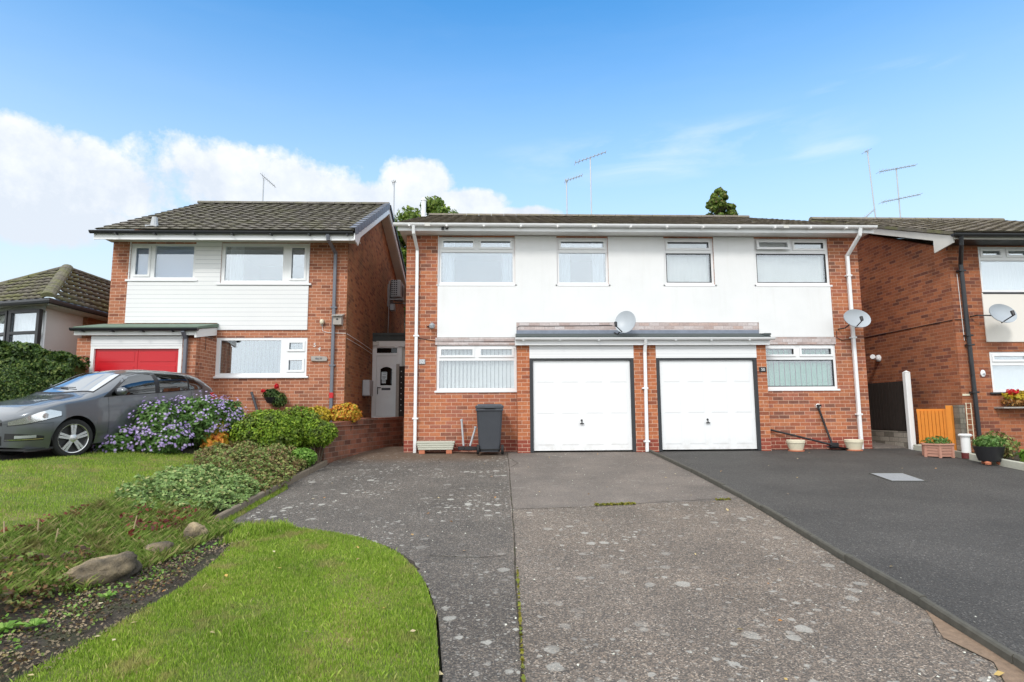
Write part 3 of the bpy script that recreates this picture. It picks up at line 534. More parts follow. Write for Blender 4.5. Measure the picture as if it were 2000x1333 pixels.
def gutter(mb,x0,x1,y,z,r=.055,axis='x'):
    V_=[];n=9
    for a in(x0,x1):
        for rr in(r,r-.006):
            for j in range(n):
                an=pi+pi*j/(n-1); V_.append((a,y+cos(an)*rr,z+sin(an)*rr*1.15))
    f=[]
    for j in range(n-1): f+=[(j,j+1,2*n+j+1,2*n+j),(n+j,3*n+j,3*n+j+1,n+j+1),(j,n+j,n+j+1,j+1),(2*n+j,2*n+j+1,3*n+j+1,3*n+j)]
    f+=[(0,2*n,3*n,n),(n-1,2*n-1,4*n-1,3*n-1)]
    mb.add(V_,f)
    for a,s_ in((x0,-1),(x1,1)): mb.add([(a,y+cos(pi+pi*j/8)*r,z+sin(pi+pi*j/8)*r*1.15) for j in range(9)],[tuple(range(9))])
# ------------------------------------------------------------------ centre pair of houses
D0=13.35
HC=thing('semi_detached_house','pair of mirrored semi-detached brick houses, white rendered upper storey, twin white garage doors','house',(3.4,D0,0))
up_w=[(-1.14,.60,3.74,4.85),(1.56,2.75,3.74,4.85),(4.05,5.22,3.74,4.85),(6.18,7.95,3.74,4.85)]; lo_w=[(-1.17,.62,1.33,2.35),(6.19,7.96,1.33,2.35)]
w_=MB(); w_.holes(-1.87,8.65,-.4,4.88,[(a,b,c-.02,e_) for a,b,c,e_ in up_w]+lo_w+[(.9,3.2,-.4,2.3),(3.7,5.97,-.4,2.3)],D0,D0+.22)
w_.box(-1.87,-1.65,D0+.22,24,-.4,4.95); w_.box(8.43,8.65,D0+.22,24,-.4,4.95); w_.box(-1.65,8.43,23.8,24,-.4,4.95)
w_.prism([(D0+.0,4.95),(24,4.95),(18.5,7.0)],-1.87,-1.68,'x'); w_.prism([(D0,4.95),(24,4.95),(18.5,7.0)],8.46,8.65,'x')
wall=w_.build('wall','brick_orange',HC)
pl=MB(); pl.holes(-1.16,7.93,2.52,4.87,[(a-.0,b+.0,c-.05,4.87) for a,b,c,e_ in up_w]+[(.62,6.19,2.0,2.86)],D0-.02,D0-.002); pl.build('render_panel','render_white',HC,label='smooth white rendered panel across the upper storey')
for q in((-1.2,.60,D0-.014,D0-.001,2.355,2.515),(6.21,7.97,D0-.014,D0-.001,2.355,2.515),(.62,6.17,D0-.03,D0-.003,2.68,2.86)): MB().box(*q).build('lintel_band','brick_whitewashed',HC)
ld=MB(); ld.box(.62,6.17,D0-.045,D0-.004,2.575,2.68); ld.build('lead_flashing','lead',HC)
ws=[]
ws.append(window(HC,*up_w[0],D0+.03,win_two_top(*up_w[0],4.52),'none','glass_sky',curtains=[(-1.06,-.80),(.30,.53)],label='left upper window with white curtains at both sides'))
ws.append(window(HC,*up_w[1],D0+.03,win_two_top(*up_w[1],4.52,1),'none','glass_sky',curtains=[(1.64,1.90),(2.42,2.68)],label='narrow upper window with parted white curtains'))
ws.append(window(HC,*up_w[2],D0+.03,win_two_top(*up_w[2],4.52,1),('slats','blind_white'),'glass',dark_seal=True,label='narrow upper window with closed vertical blinds'))
ws.append(window(HC,*up_w[3],D0+.03,win_two_top(*up_w[3],4.52,2,[2,1]),('slats','blind_white'),'glass',dark_seal=True,label='wide upper window with its left top light ajar'))
window(HC,*lo_w[0],D0+.03,win_two_top(*lo_w[0],2.03),('slats','blind_white'),'glass',label='lower window at number 52 with white vertical blinds')
lw2=window(HC,*lo_w[1],D0+.03,win_two_top(*lo_w[1],2.03),('slats','blind_green',(6.3,7.93),22),'glass',dark_seal=True,label='lower window at number 50 with green vertical blinds')
# dark lead behind sills
# garages
GY=13.06
for a,b in((.62,.89),(3.2,3.7),(5.97,6.19)): MB().box(a,b,GY,D0-.001,-.3,2.36).build('garage_pier','brick_pier',HC)
for a,b in((.89,3.2),(3.7,5.97)): MB().box(a,b,GY-.01,GY+.1,2.02,2.36).build('cladding','shiplap_plastic',HC)
def garage_door(x0,x1,arched,label):
    fr=MB(); z1=2.02
    fr.box(x0,x0+.075,GY+.0,GY+.09,-.02,z1); fr.box(x1-.075,x1,GY+.0,GY+.09,-.02,z1); fr.box(x0+.075,x1-.075,GY+.0,GY+.09,z1-.045,z1)
    f_=fr.build('garage_door_frame','frame_black',HC)
    a,b=x0+.08,x1-.08; k=4; cw=(b-a)/k; d_=MB(); d_.box(a,b,GY+.045,GY+.075,.012,z1-.05)
    rows=[(.10,.52),(.60,1.02+.02),(1.10,1.42),(1.50,1.88)]
    rows=[(.12,.70),(.80,1.38),(1.48,1.86)]
    for i in range(k):
        for r_,(p0,p1) in enumerate(rows):
            xa,xb=a+cw*i+.07,a+cw*(i+1)-.07
            if arched and r_==2:
                n=10; top=[(xa+(xb-xa)*q/n,p1-.07+.07*sin(pi*q/n)**1.2) for q in range(n+1)]; poly=[(xa,p0),(xb,p0)]+top[::-1]
            else: poly=[(xa,p0),(xb,p0),(xb,p1),(xa,p1)]
            cx_=(xa+xb)/2; cz=(p0+p1)/2; s1=[(cx_+(x-cx_)*(1-.05/(xb-xa)*1.2),cz+(z-cz)*(1-.05/(p1-p0)*1.2)) for x,z in poly]
            n=len(poly); d_.add([(x,GY+.0449,z) for x,z in poly]+[(x,GY+.0395,z) for x,z in s1],[(j,(j+1)%n,n+(j+1)%n,n+j) for j in range(n)]+[tuple(range(n,2*n))])
    dd=d_.build('garage_door','door_white',HC,label=label)
    hd=MB(); hx=(a+b)/2-.02; hd.lathe([(.0,-.012),(.022,-.01),(.024,0)],(hx,GY+.045,.66),12,'y'); hd.box(hx-.045,hx+.045,GY-.0,GY+.02,.575,.60,.005); hd.tube([(hx,GY+.03,.655),(hx,GY+.01,.6)],.012,8); hd.build('handle','plastic_black',dd)
garage_door(.89,3.2,True,'white up-and-over garage door with arched top panels'); garage_door(3.7,5.97,False,'white up-and-over garage door with square panels')
for a,b in((.9,3.19),(3.71,5.96)): MB().box(a,b,GY+.3,GY+.32,0,2.3).build('garage_inner_wall','interior_dark',HC)
gr=MB(); gr.prism([(12.93,2.455),(12.93,2.50),(D0-.046,2.60),(D0-.046,2.50)],.60,6.26,'x'); gr.box(6.12,6.28,12.95,13.25,2.52,2.56)
gr.build('porch_roof','felt_dark',HC)
fa=MB(); fa.box(.58,6.24,12.95,12.97,2.30,2.46); fa.box(.58,6.24,12.97,13.055,2.365,2.385); fa.box(.58,.6,12.97,D0-.03,2.30,2.46); fa.box(6.22,6.24,12.97,D0-.03,2.30,2.46); fa.build('garage_fascia','upvc_white',HC)
gg=MB(); gutter(gg,.57,6.32,12.89,2.455,.05); gb=gg.build('garage_gutter','upvc_white',HC)
for x in(.75,1.55,2.4,4.1,4.9,5.75): MB().box(x-.015,x+.015,12.845,12.95,2.385,2.40).build('bracket','upvc_white',gb)
def downpipe(pts,r,mat,parent,brk=(),square=True,name='downpipe'):
    m_=MB(); n=4 if square else 10
    if square:
        pts2=[Vector(p) for p in pts]
        for a,b in zip(pts2[:-1],pts2[1:]):
            t_=(b-a).normalized(); a2=a-t_*r*.6; b2=b+t_*r*.6; s_=t_.cross(Vector((0,1,0))).normalized() if abs(t_.y)<.9 else Vector((1,0,0)); u_=t_.cross(s_).normalized(); c=r*.25
            sec=[(r,r-c),(r-c,r),(-r+c,r),(-r,r-c),(-r,-r+c),(-r+c,-r),(r-c,-r),(r,-r+c)]
            V_=[tuple(p+s_*x+u_*y) for p in(a2,b2) for x,y in sec]; m_.add(V_,[(i,(i+1)%8,8+(i+1)%8,8+i) for i in range(8)]+[tuple(range(8))[::-1],tuple(range(8,16))])
    else: m_.tube(pts,r,12)
    o=m_.build(name,mat,parent)
    if brk:
        for x,y,z in brk: MB().box(x-r-.03,x+r+.03,y-r-.006,y+r+.02,z-.018,z+.018,.004).build('pipe_clip',mat,o)
    return o
downpipe([(3.44,12.89,2.42),(3.44,12.95,2.3),(3.44,13.0,2.15),(3.42,13.0,.0)],.034,'upvc_white',HC,[(3.42,13.0,1.35),(3.42,13.0,.2)])
so_=MB(); so_.box(-2.0,8.78,12.96,D0+.05,4.885,4.90); so_.box(-2.0,-1.88,D0+.05,24.3,4.885,4.90); so_.box(8.66,8.78,D0+.05,24.3,4.885,4.90); so_.build('soffit','paint_white',HC)
fa=MB(); fa.box(-2.02,8.8,12.935,12.955,4.86,5.03); fa.build('fascia','upvc_white',HC)
gg=MB(); gutter(gg,-2.1,8.82,12.865,5.005,.058); gb=gg.build('gutter','upvc_white',HC); 
for x in np.arange(-1.75,8.8,.82): MB().box(x-.018,x+.018,12.80,12.935,4.925,4.945).box(x-.018,x+.018,12.794,12.80,4.925,4.965).build('bracket','paint_white',gb)
for x in(-1.35,2.35,6.7): MB().box(x-.06,x+.06,12.798,12.81,4.93,5.0).build('gutter_joint','paint_grime',gb)
downpipe([(-1.66,12.865,4.93),(-1.66,12.9,4.80),(-1.62,13.29,4.52),(-1.62,13.29,-.02)],.034,'upvc_white',HC,[(-1.62,13.29,2.55),(-1.62,13.29,.72)])
downpipe([(8.44,12.865,4.93),(8.44,12.9,4.80),(8.36,13.29,4.42),(8.36,13.29,-.05)],.036,'upvc_white',HC,[(8.36,13.29,3.95),(8.36,13.29,2.5),(8.36,13.29,.75)])
roofpoly('roof',[(-2.05,12.84,4.99),(8.8,12.84,4.99),(8.45,18.5,7.06),(-1.9,18.5,7.06)],'roof_brown',HC)
roofpoly('roof',[(8.8,24.2,4.99),(-2.05,24.2,4.99),(-1.9,18.5,7.06),(8.45,18.5,7.06)],'roof_brown',HC,res=.15)
rd=MB(); ridge(rd,(-1.9,18.5,7.1),(8.45,18.5,7.1),.12); rd.build('ridge_tiles','roof_brown',HC)
vp=MB(); vp.tube([(-1.93,17.2,6.3),(-1.93,17.2,7.12)],.07,10); vp.lathe([(.085,7.10),(.085,7.14),(.02,7.2)],(-1.93,17.2,0),10); vp.build('vent_pipe','upvc_white',HC)
fl=MB()
for x,z in((-1.02,4.93),(-.93,4.94)): fl.box(x-.03,x+.03,12.90,12.93,z-.05,z+.02)
fl.build('cable_clip','plastic_black',HC)
# ------------------------------------------------------------------ left house (54)
L0=13.4
HL=thing('detached_house','detached brick house with white boarded front and red garage door, number 54','house',(-5.8,L0,.5))
lw=[(-8.03,-6.59,3.84,4.67),(-6.03,-4.07,3.76,4.69),(-6.04,-4.05,1.67,2.53)]
w_=MB(); w_.holes(-8.43,-3.21,.0,4.72,[(a,b,c-.02,e_) for a,b,c,e_ in lw],L0,L0+.22); w_.box(-8.43,-8.2,L0+.22,22,0,4.9); w_.prism([(L0+.22,4.9),(22,4.9),(22,4.95),(17.1,6.75),(L0+.22,4.95)],-8.43,-8.2,'x'); w_.box(-8.2,-3.4,21.8,22,0,4.9)
w_.box(-6.05,-6.3,12.7,L0-.001,0,2.5)
w_.build('wall','brick_54',HL)
w2=MB(); w2.prism([(L0+.001,0),(22.4,0),(22.4,4.75),(17.1,6.75),(L0+.001,4.72)],-3.40,-3.20,'x'); w2.build('gable_wall','brick_brown',HL,label='brown brick gable wall facing the side passage')
pl=MB(); pl.holes(-8.05,-4.06,2.70,4.70,[(a,b,c-.05,4.70) for a,b,c,e_ in lw[:2]]+[(-8.05,-6.03,2.6,2.86)],L0-.025,L0-.002); pl.build('cladding','cladding_white',HL,label='white horizontal boarding across the upper storey')
window(HL,*lw[0],L0+.01,[(-7.93,-7.62,3.94,4.58,1),(-7.50,-6.65,3.90,4.62,0)],'roller','glass',sill=(.07,.06),label='upper left window with blue roller blind')
window(HL,*lw[1],L0+.01,[(-5.95,-4.66,3.83,4.62,0),(-4.48,-4.16,3.86,4.60,1)],'none','glass_sky',sill=(.07,.06),curtains=[(-5.92,-5.62)],label='upper right window with a curtain at its left')
window(HL,*lw[2],L0+.01,[(-5.96,-4.63,1.74,2.47,0),(-4.46,-4.13,1.79,2.07-.03,1),(-4.46,-4.13,2.25,2.43,1)],('slats','blind_olive'),'glass_sky',sill=(.05,.06),label='lower window with pale vertical blinds')
# garage projection
for a,b in((-8.50,-8.21),(-6.36,-6.08)): MB().box(a,b,12.58,L0-.001,0,2.42).build('garage_wall','brick_54',HL)
cl=MB(); cl.box(-8.21,-6.36,12.56,12.66,2.26,2.47); cl.build('garage_cladding','cladding_white',HL)
fr=MB(); fr.box(-8.21,-8.14,12.57,12.66,.3,2.2); fr.box(-6.43,-6.36,12.57,12.66,.3,2.2); fr.box(-8.21,-6.36,12.568,12.66,2.2,2.259); f_=fr.build('garage_door_frame','paint_white',HL)
d_=MB(); d_.box(-8.14,-6.43,12.62,12.66,.35,2.2)
for (a,b) in((-8.06,-7.34),(-7.23,-6.5)):
    for z in(.5,.78,1.06,1.34,1.62,1.9): d_.box(a,b,12.612,12.621,z+.03,z+.23,.004)
d_.box(-7.29,-7.275,12.612,12.621,.4,2.18)
d_.build('garage_door','red_paint',HL,label='red panelled garage door')
gr=MB(); gr.prism([(12.42,2.60),(12.42,2.64),(L0-.03,2.84),(L0-.03,2.76)],-8.50,-6.0,'x'); gr.build('garage_roof','felt_green',HL)
gr=MB(); gr.prism([(12.46,2.42),(12.46,2.59),(L0-.03,2.75),(L0-.03,2.58)],-6.075,-6.03,'x'); gr.box(-8.5,-6.08,12.46,12.49,2.47,2.585); gr.build('garage_fascia','paint_white',HL)
gg=MB(); gutter(gg,-8.53,-5.98,12.40,2.61,.055); gb=gg.build('garage_gutter','gutter_black',HL); 
for x in(-8.3,-7.7,-7.1,-6.5): MB().box(x-.02,x+.02,12.335,12.46,2.53,2.55).build('bracket','gutter_black',gb)
downpipe([(-6.28,12.40,2.53),(-6.27,12.52,2.40),(-6.27,12.53,.5)],.034,'gutter_grey',HL)
so_=MB(); so_.box(-8.5,-2.93,12.84,L0+.05,4.705,4.72); so_.build('soffit','soffit_cream',HL)
fa=MB(); fa.box(-8.5,-2.93,12.83,12.85,4.60,4.76); fa.build('fascia','upvc_white',HL)
gg=MB(); gutter(gg,-8.55,-2.95,12.775,4.775,.055); gb=gg.build('gutter','gutter_black',HL); 
for x in np.arange(-8.0,-3,.82): MB().box(x-.018,x+.018,12.715,12.83,4.695,4.715).build('bracket','gutter_black',gb)
downpipe([(-3.50,12.775,4.70),(-3.50,12.8,4.62),(-3.47,13.34,4.45),(-3.47,13.34,.6)],.034,'gutter_grey',HL,[(-3.47,13.34,3.2),(-3.47,13.34,1.9)])
MB().box(-3.51,-3.43,13.30,13.38,1.18,1.30).build('red_tape','red_paint',HL)
RL,RR=-8.42,-2.93
roofpoly('roof',[(RL,12.75,4.79),(RR-.0,12.75,4.79),(RR,17.1,6.92),(RL,17.1,6.92)],'roof_grey',HL)
roofpoly('roof',[(RR,22.2,5.05),(RL,22.2,5.05),(RL,17.1,6.92),(RR,17.1,6.92)],'roof_grey',HL,res=.15)
rd=MB(); ridge(rd,(RL,17.1,6.95),(RR+.02,17.1,6.95),.12); rd.build('ridge_tiles','roof_grey',HL)
vg=MB(); sl_=Vector((0,4.35,2.13)); n_=15
for i in range(n_):
    a=Vector((RR,12.75,4.79))+sl_*(i/n_); b=Vector((RR,12.75,4.79))+sl_*((i+1)/n_-.006)
    up_=Vector((0,-2.13,4.35)).normalized()
    for (x0_,x1_,o0,o1) in((RR-.10,RR+.03,.045,.065),(RR+.02,RR+.035,-.10,.064)):
        V_=[]
        for p in(a,b):
            lift_=.018 if p is a else 0
            for x,o_ in((x0_,o0),(x1_,o0),(x1_,o1),(x0_,o1)): q=p+up_*(o_+lift_); V_.append((x,q.y,q.z))
        vg.add(V_,[(0,1,2,3),(7,6,5,4),(0,4,5,1),(1,5,6,2),(2,6,7,3),(3,7,4,0)])
vg.build('verge_tiles','verge_slate',HL)
bb=MB(); bb.prism([(12.78,4.60),(12.78,4.74),(17.1,6.86),(22.2,5.02),(22.2,4.84),(17.1,6.67),(13.35,4.83),(13.12,4.56)],RR-.01,RR+.015,'x'); bb.build('bargeboard','upvc_white',HL)
ss=MB(); ss.prism([(17.1,6.66),(22.2,4.83),(22.2,4.80),(17.1,6.63),(13.3,4.78),(13.3,4.81)],-3.19,RR-.012,'x'); ss.build('gable_soffit','soffit_cream',HL)
rb=MB(); rb.prism([(17.1,6.93),(22.3,5.05),(22.3,4.97),(17.1,6.85)],RR+.016,RR+.06,'x'); rb.build('rear_verge','gutter_black',HL)
vt=MB(); vt.box(-7.55,-7.30,13.02,13.25,4.93,4.99); vt.tube([(-7.42,13.15,4.95),(-7.42,13.15,5.2)],[.09,.055],10); vt.build('roof_vent','plastic_grey',HL)
# porch with door
PO=thing('side_porch','narrow white side porch with dark flat roof between the two houses','porch',(-2.8,16.5,.7))
MB().box(-3.20,-2.20,16.45,18.5,2.82,2.98).box(-3.20,-2.16,16.42,18.5,2.98,3.04).build('roof','felt_dark',PO)
MB().box(-3.10,-2.26,16.46,16.49,2.66,2.86).build('fascia','paint_white',PO); MB().box(-2.40,-2.3,16.55,18.5,.6,2.82).build('side_panel','paint_grime',PO)
fr=MB(); fr.holes(-3.20,-2.40,.70,2.75,[(-3.09,-2.53,.76,2.42),(-3.09,-2.53,2.49,2.63)],16.5,16.57); fr.box(-3.2,-2.36,16.44,16.52,.64,.70); fr.build('door_frame','upvc_white',PO)
MB().box(-3.09,-2.53,16.53,16.535,2.49,2.63).build('fanlight','glass_dark',PO); MB().box(-3.3,-2.3,17.3,17.32,.6,2.8).build('inner_wall','interior_dark',PO)
dr=MB(); dr.holes(-3.085,-2.535,.765,2.415,[(-2.98,-2.66,1.60,2.12)],16.515,16.555)
for a,b,c,e_ in((-2.99,-2.63,1.16,1.30),(-2.93,-2.69,.99,1.13),(-2.99,-2.63,.92,1.0),): pass
bars(dr,-3.02,-2.61,1.0,1.42,16.507,.0079,.018); bars(dr,-2.95,-2.68,1.06,1.33,16.503,.0039,.02); bars(dr,-3.02,-2.62,1.56,2.2,16.505,.0099,.03)
dd=dr.build('door','upvc_white',PO)
ar=MB(); xs_=np.linspace(-2.98,-2.66,9); ar.prism([(x,2.05+.06*sin(pi*(x+2.98)/.32)) for x in xs_]+[(-2.66,2.125),(-2.98,2.125)],16.512,16.53,'y'); ar.build('arch_trim','upvc_white',dd)
MB().box(-2.98,-2.66,16.53,16.536,1.6,2.12).build('pane','glass_dark',dd); MB().box(-2.94,-2.70,16.506,16.514,1.47,1.53).build('letterbox','plastic_charcoal',dd)
MB().tube([(-3.045,16.50,1.36),(-3.045,16.50,1.56)],.012,8).tube([(-3.045,16.48,1.54),(-2.95,16.48,1.54)],.009,8).build('handle','plastic_black',dd)
no=MB().box(-2.95,-2.80,16.522,16.526,1.76,1.97).box(-2.94,-2.83,16.522,16.526,1.66,1.755).build('notice','paper',dd)
tx=MB()
for i,z in enumerate((1.945,1.90,1.85,1.83,1.81,1.79,1.73,1.70)): tx.box(-2.935+.01*(i%2),-2.82-.012*(i%3),16.519,16.5215,z-.004,z+.004)
tx.build('printed_lines','ink',no)
MB().box(-3.19,-3.02,16.44,16.46,2.70,2.80).build('wall_lamp','paint_grime',PO)
fe=thing('side_gate','dark side gate leaning beside the white porch door','gate',(-2.4,16.3,.7))
m_=MB(); m_.box(-2.42,-1.9,16.2,16.24,.7,2.1); m_.build('panel','wood_dark',fe); m_=MB(); m_.box(-2.50,-2.42,16.18,16.24,.68,2.16); m_.build('gate_post','wood_grey',fe)
m_=MB()
for z in np.arange(.9,2.0,.15): m_.box(-2.37,-2.35,16.19,16.2,z,z+.02)
m_.build('stud','paint_white',fe)
# meters, aircon, cables on the gable wall
AC=thing('air_conditioner','white air conditioning unit on brackets high on the brown gable wall','air conditioner',(-3.0,19.2,4.5))
MB().box(-3.12,-2.80,18.75,19.60,4.50,5.06,.02).build('casing','plastic_grey',AC); 
gm=MB()
for z in np.arange(4.56,5.02,.065):
    for x in(-3.07,-3.0,-2.93): gm.box(x-.022,x+.022,18.742,18.751,z,z+.035)
gm.build('grille','plastic_black',AC); fa=MB(); fa.lathe([(.2,-2.799),(.2,-2.79),(.16,-2.785),(.05,-2.79)],(0,19.2,4.78),20,'x'); fa.build('fan_guard','plastic_charcoal',AC)
MB().box(-3.2,-2.72,18.8,18.84,4.42,4.46).box(-3.2,-2.72,19.5,19.54,4.42,4.46).box(-3.2,-3.16,18.7,19.6,4.2,4.9).build('bracket','galvanised',AC); MB().tube([(-3.15,18.7,5.0),(-3.15,18.7,4.4),(-3.15,18.6,3.0)],.018,8).build('conduit','steel',AC)
MB().box(-3.14,-3.0,18.85,19.1,4.1,4.3).build('junction_box','plastic_grey',AC)
single(MB().box(-3.19,-3.0,15.2,15.65,1.28,1.68,.015),'meter_box','plastic_grey','grey meter box low on the brown gable wall beside the porch','meter box')
cb=MB(); cb.tube([(-3.19,L0+.05,2.62),(-3.185,14.6,2.60),(-3.185,16.3,2.55)],.007,6); cb.tube([(-3.19,L0+.05,2.52),(-3.185,14.8,2.50),(-3.185,16.3,2.45)],.006,6); cb.tube([(-3.73,13.385,2.8),(-3.72,13.385,2.68),(-3.6,13.385,2.64),(-3.2,13.385,2.62)],.006,6)
single(cb,'wall_cable','paint_white','pale cables running around the corner of number 54','cable')
# things on number 54
bx=thing('bird_box','weathered wooden bird box on the downpipe corner of number 54','bird box',(-3.36,13.28,2.9)); MB().box(-3.45,-3.27,13.22,13.385,2.80,3.0).build('box','wood_grey',bx); m_=MB(); m_.prism([(13.17,2.985),(13.17,3.0),(13.39,3.06),(13.39,3.04)],-3.48,-3.24,'x'); m_.build('roof','wood_grey',bx); MB().lathe([(.02,13.21),(.02,13.221)],(-3.36,0,2.92),12,'y').build('entrance_hole','plastic_black',bx)
lt=thing('wall_light','oval cream bulkhead light on the brick of number 54','light',(-3.73,13.38,2.88)); m_=MB(); m_.lathe([(.045,13.39),(.05,13.36),(.038,13.31),(.01,13.29)],(0,0,0),16,'y'); m_.v=[(x-3.73,y,z*1.35+2.88) for x,y,z in m_.v]; smooth_angle(m_.build('cover','pot_cream',lt)); MB().box(-3.75,-3.71,13.36,13.395,2.80,2.82).build('base','plastic_grey',lt)
hn=thing('house_number','white digits 54 fixed diagonally on the brick','house number',(-3.84,13.39,2.3)); text('5',.13,(-3.885,13.39,2.36),'paint_white',hn,'digit',rot=(pi/2,.15,0)); text('4',.13,(-3.78,13.39,2.27),'paint_white',hn,'digit',rot=(pi/2,.15,0))
sg=thing('name_sign','weathered grey driftwood name sign below the digits 54','sign',(-3.77,13.38,2.06)); m_=MB(); m_.prism([(-3.94,2.01),(-3.8,2.0),(-3.60,2.005),(-3.59,2.06),(-3.61,2.10),(-3.8,2.115),(-3.95,2.11)],13.36,13.395,'y'); m_.build('board','wood_grey',sg); text('the N',.062,(-3.78,13.357,2.055),'ink',sg)
bk_=thing('wall_bracket','thin black hanging bracket on the garage side wall of number 54','bracket',(-6.02,12.9,2.4)); MB().tube([(-6.02,12.85,2.2),(-6.02,12.85,2.48),(-6.02,13.2,2.48)],.008,6).build('arm','plastic_black',bk_)
st=MB(); st.tube([(-5.19,13.3,1.32),(-4.97,13.25,.75)],.028,8); single(st,'wall_pipe','plastic_charcoal','dark waste pipe slanting down the wall below the window of number 54','pipe')
# ------------------------------------------------------------------ right house (48)
R0=12.25
HR=thing('end_house','brick house at the right edge with black gutter and cream panel','house',(10.5,R0,0))
rw=[(10.62,12.4,3.35,4.36),(10.64,12.5,1.20,2.06)]
w_=MB(); w_.holes(9.95,15.3,-.6,4.40,[(a,b,c-.02,e_) for a,b,c,e_ in rw],R0,R0+.2); w_.prism([(R0+.2,-.6),(21.5,-.6),(21.5,4.4),(17,6.3),(R0+.2,4.4)],9.95,10.15,'x'); w_.prism([(R0+.2,-.6),(21.5,-.6),(21.5,4.4),(17,6.3),(R0+.2,4.4)],15.1,15.3,'x'); w_.build('wall','brick_red',HR)
MB().holes(10.6,12.6,2.27,3.33,[],R0-.02,R0-.002).build('panel','cladding_cream',HR)
window(HR,*rw[0],R0+.02,win_two_top(*rw[0],4.08,3),('slats','blind_white'),'glass',sill=(.0,.05),sillmat='frame_black',label='upper window with closed pale blinds'); window(HR,*rw[1],R0+.02,win_two_top(*rw[1],1.80,2),('slats','blind_white'),'glass',sill=(.07,.06),sillmat='frame_black',label='lower window with pale blinds above the flower box')
roofpoly('roof',[(9.65,11.66,4.50),(15.6,11.66,4.50),(15.6,17,6.52),(9.65,17,6.52)],'roof_brown',HR); roofpoly('roof',[(15.6,22,4.6),(9.65,22,4.6),(9.65,17,6.52),(15.6,17,6.52)],'roof_brown',HR,res=.15)
rd=MB(); ridge(rd,(9.65,17,6.55),(15.6,17,6.55),.12); rd.build('ridge_tiles','roof_brown',HR)
so_=MB(); so_.box(9.72,15.3,11.75,R0+.05,4.38,4.395); so_.build('soffit','frame_black',HR); MB().box(9.7,15.3,11.74,11.76,4.37,4.49).build('fascia','paint_grime',HR)
bb=MB(); bb.prism([(11.76,4.30),(11.76,4.45),(17,6.44),(17,6.30),(12.3,4.5),(12.3,4.22)],9.68,9.71,'x'); bb.build('bargeboard','paint_grime',HR,label='peeling white bargeboard'); MB().prism([(11.7,4.45),(11.7,4.52),(17,6.53),(17,6.45)],9.64,9.70,'x').build('verge','roof_mossy',HR)
gg=MB(); gutter(gg,9.62,15.3,11.68,4.47,.06); gb=gg.build('gutter','gutter_black',HR)
downpipe([(9.80,11.68,4.42),(9.82,11.72,4.25),(10.14,12.17,3.95),(10.18,12.17,.1)],.042,'gutter_black',HR,[(10.14,12.17,3.8),(10.16,12.17,2.4),(10.17,12.17,2.2),(10.17,12.17,1.2)],square=False)
MB().tube([(10.09,12.235,3.75),(10.11,12.235,2.3)],.006,6).build('cable','paint_white',HR); MB().tube([(9.94,12.3,2.75),(9.94,16.5,2.75)],.008,6).tube([(9.95,12.24,2.75),(10.2,12.24,2.75)],.008,6).build('cable','plastic_black',HR)
sl_=thing('security_light','white floodlight sticking out of the red brick side wall','light',(9.9,14.8,2.15)); m_=MB(); m_.lathe([(.09,9.94),(.085,9.9),(.05,9.87)],(0,14.8,2.15),16,'x'); m_.build('base','upvc_white',sl_); m_=MB(); m_.tube([(9.88,14.8,2.13),(9.74,14.7,2.15),(9.66,14.62,2.18)],[.03,.05,.06],12); m_.build('lamp_head','upvc_white',sl_)
pq=thing('oval_plaque','small white oval house plaque with blue lettering','plaque',(10.45,12.24,1.6)); m_=MB(); m_.lathe([(.055,12.245),(.055,12.235),(.045,12.228)],(0,0,0),24,'y'); m_.v=[(x+10.45,y,z*1.35+1.60) for x,y,z in m_.v]; m_.build('plate','upvc_white',pq); text('48',.062,(10.455,12.226,1.575),'ink',pq,ext=.001)
MB().tube([(10.15,12.22,1.55),(10.10,12.1,1.55),(10.10,12.1,1.82)],.008,6).build('bracket_arm','plastic_black',thing('hanging_bracket','thin black bracket on the wall beside the black downpipe','bracket',(10.1,12.1,1.6)))
single(MB().box(9.96,10.12,12.235,12.249,1.13,1.17),'small_sign','pot_cream','tiny cream name strip on the right hand house corner','sign')
# ------------------------------------------------------------------ bungalow
HB=thing('bungalow','low bungalow with mossy hipped roof and dark framed bay window','bungalow',(-10,13,.5))
A=(-9.08,12.5,3.24); Lp=(-13.2,13.8,3.24); AP=(-10.52,15.0,4.50); BK=(-9.08,22,3.24); RK=(-10.52,22,4.50)
roofpoly('roof',[Lp,A,AP],'roof_mossy',HB,.24,.22,.02,.03,.04); roofpoly('roof',[A,BK,RK,AP],'roof_mossy',HB,.24,.22,.02,.03,.04)
rd=MB(); ridge(rd,AP,RK,.1); ridge(rd,(A[0]-.02,A[1]-.02,A[2]+.06),(AP[0],AP[1],AP[2]+.03),.13,.45); ridge(rd,(Lp[0],Lp[1],Lp[2]),(AP[0],AP[1],AP[2]+.03),.1); rd.build('ridge_tiles','roof_mossy',HB)
m_=MB(); roofpoly('roof',[(-12.5,17,3.6),(-8.6,17,3.6),(-8.6,21,6.0),(-12.6,21,6.0)][:3]+[(-10.0,21,5.95)],'roof_mossy',HB,.24,.22,.02,.03,.04)
wl=MB(); wl.prism([(-9.5,13.0),(-9.5,21),(-13,21),(-13,14.2)],.2,3.2,'z'); wl.build('wall','paint_white',HB); wl=MB(); wl.box(-9.499,-9.4,14.2,21,.2,3.2); wl.box(-9.4,-8.6,17.5,21,.2,3.6); wl.build('side_wall','brick_brown',HB)
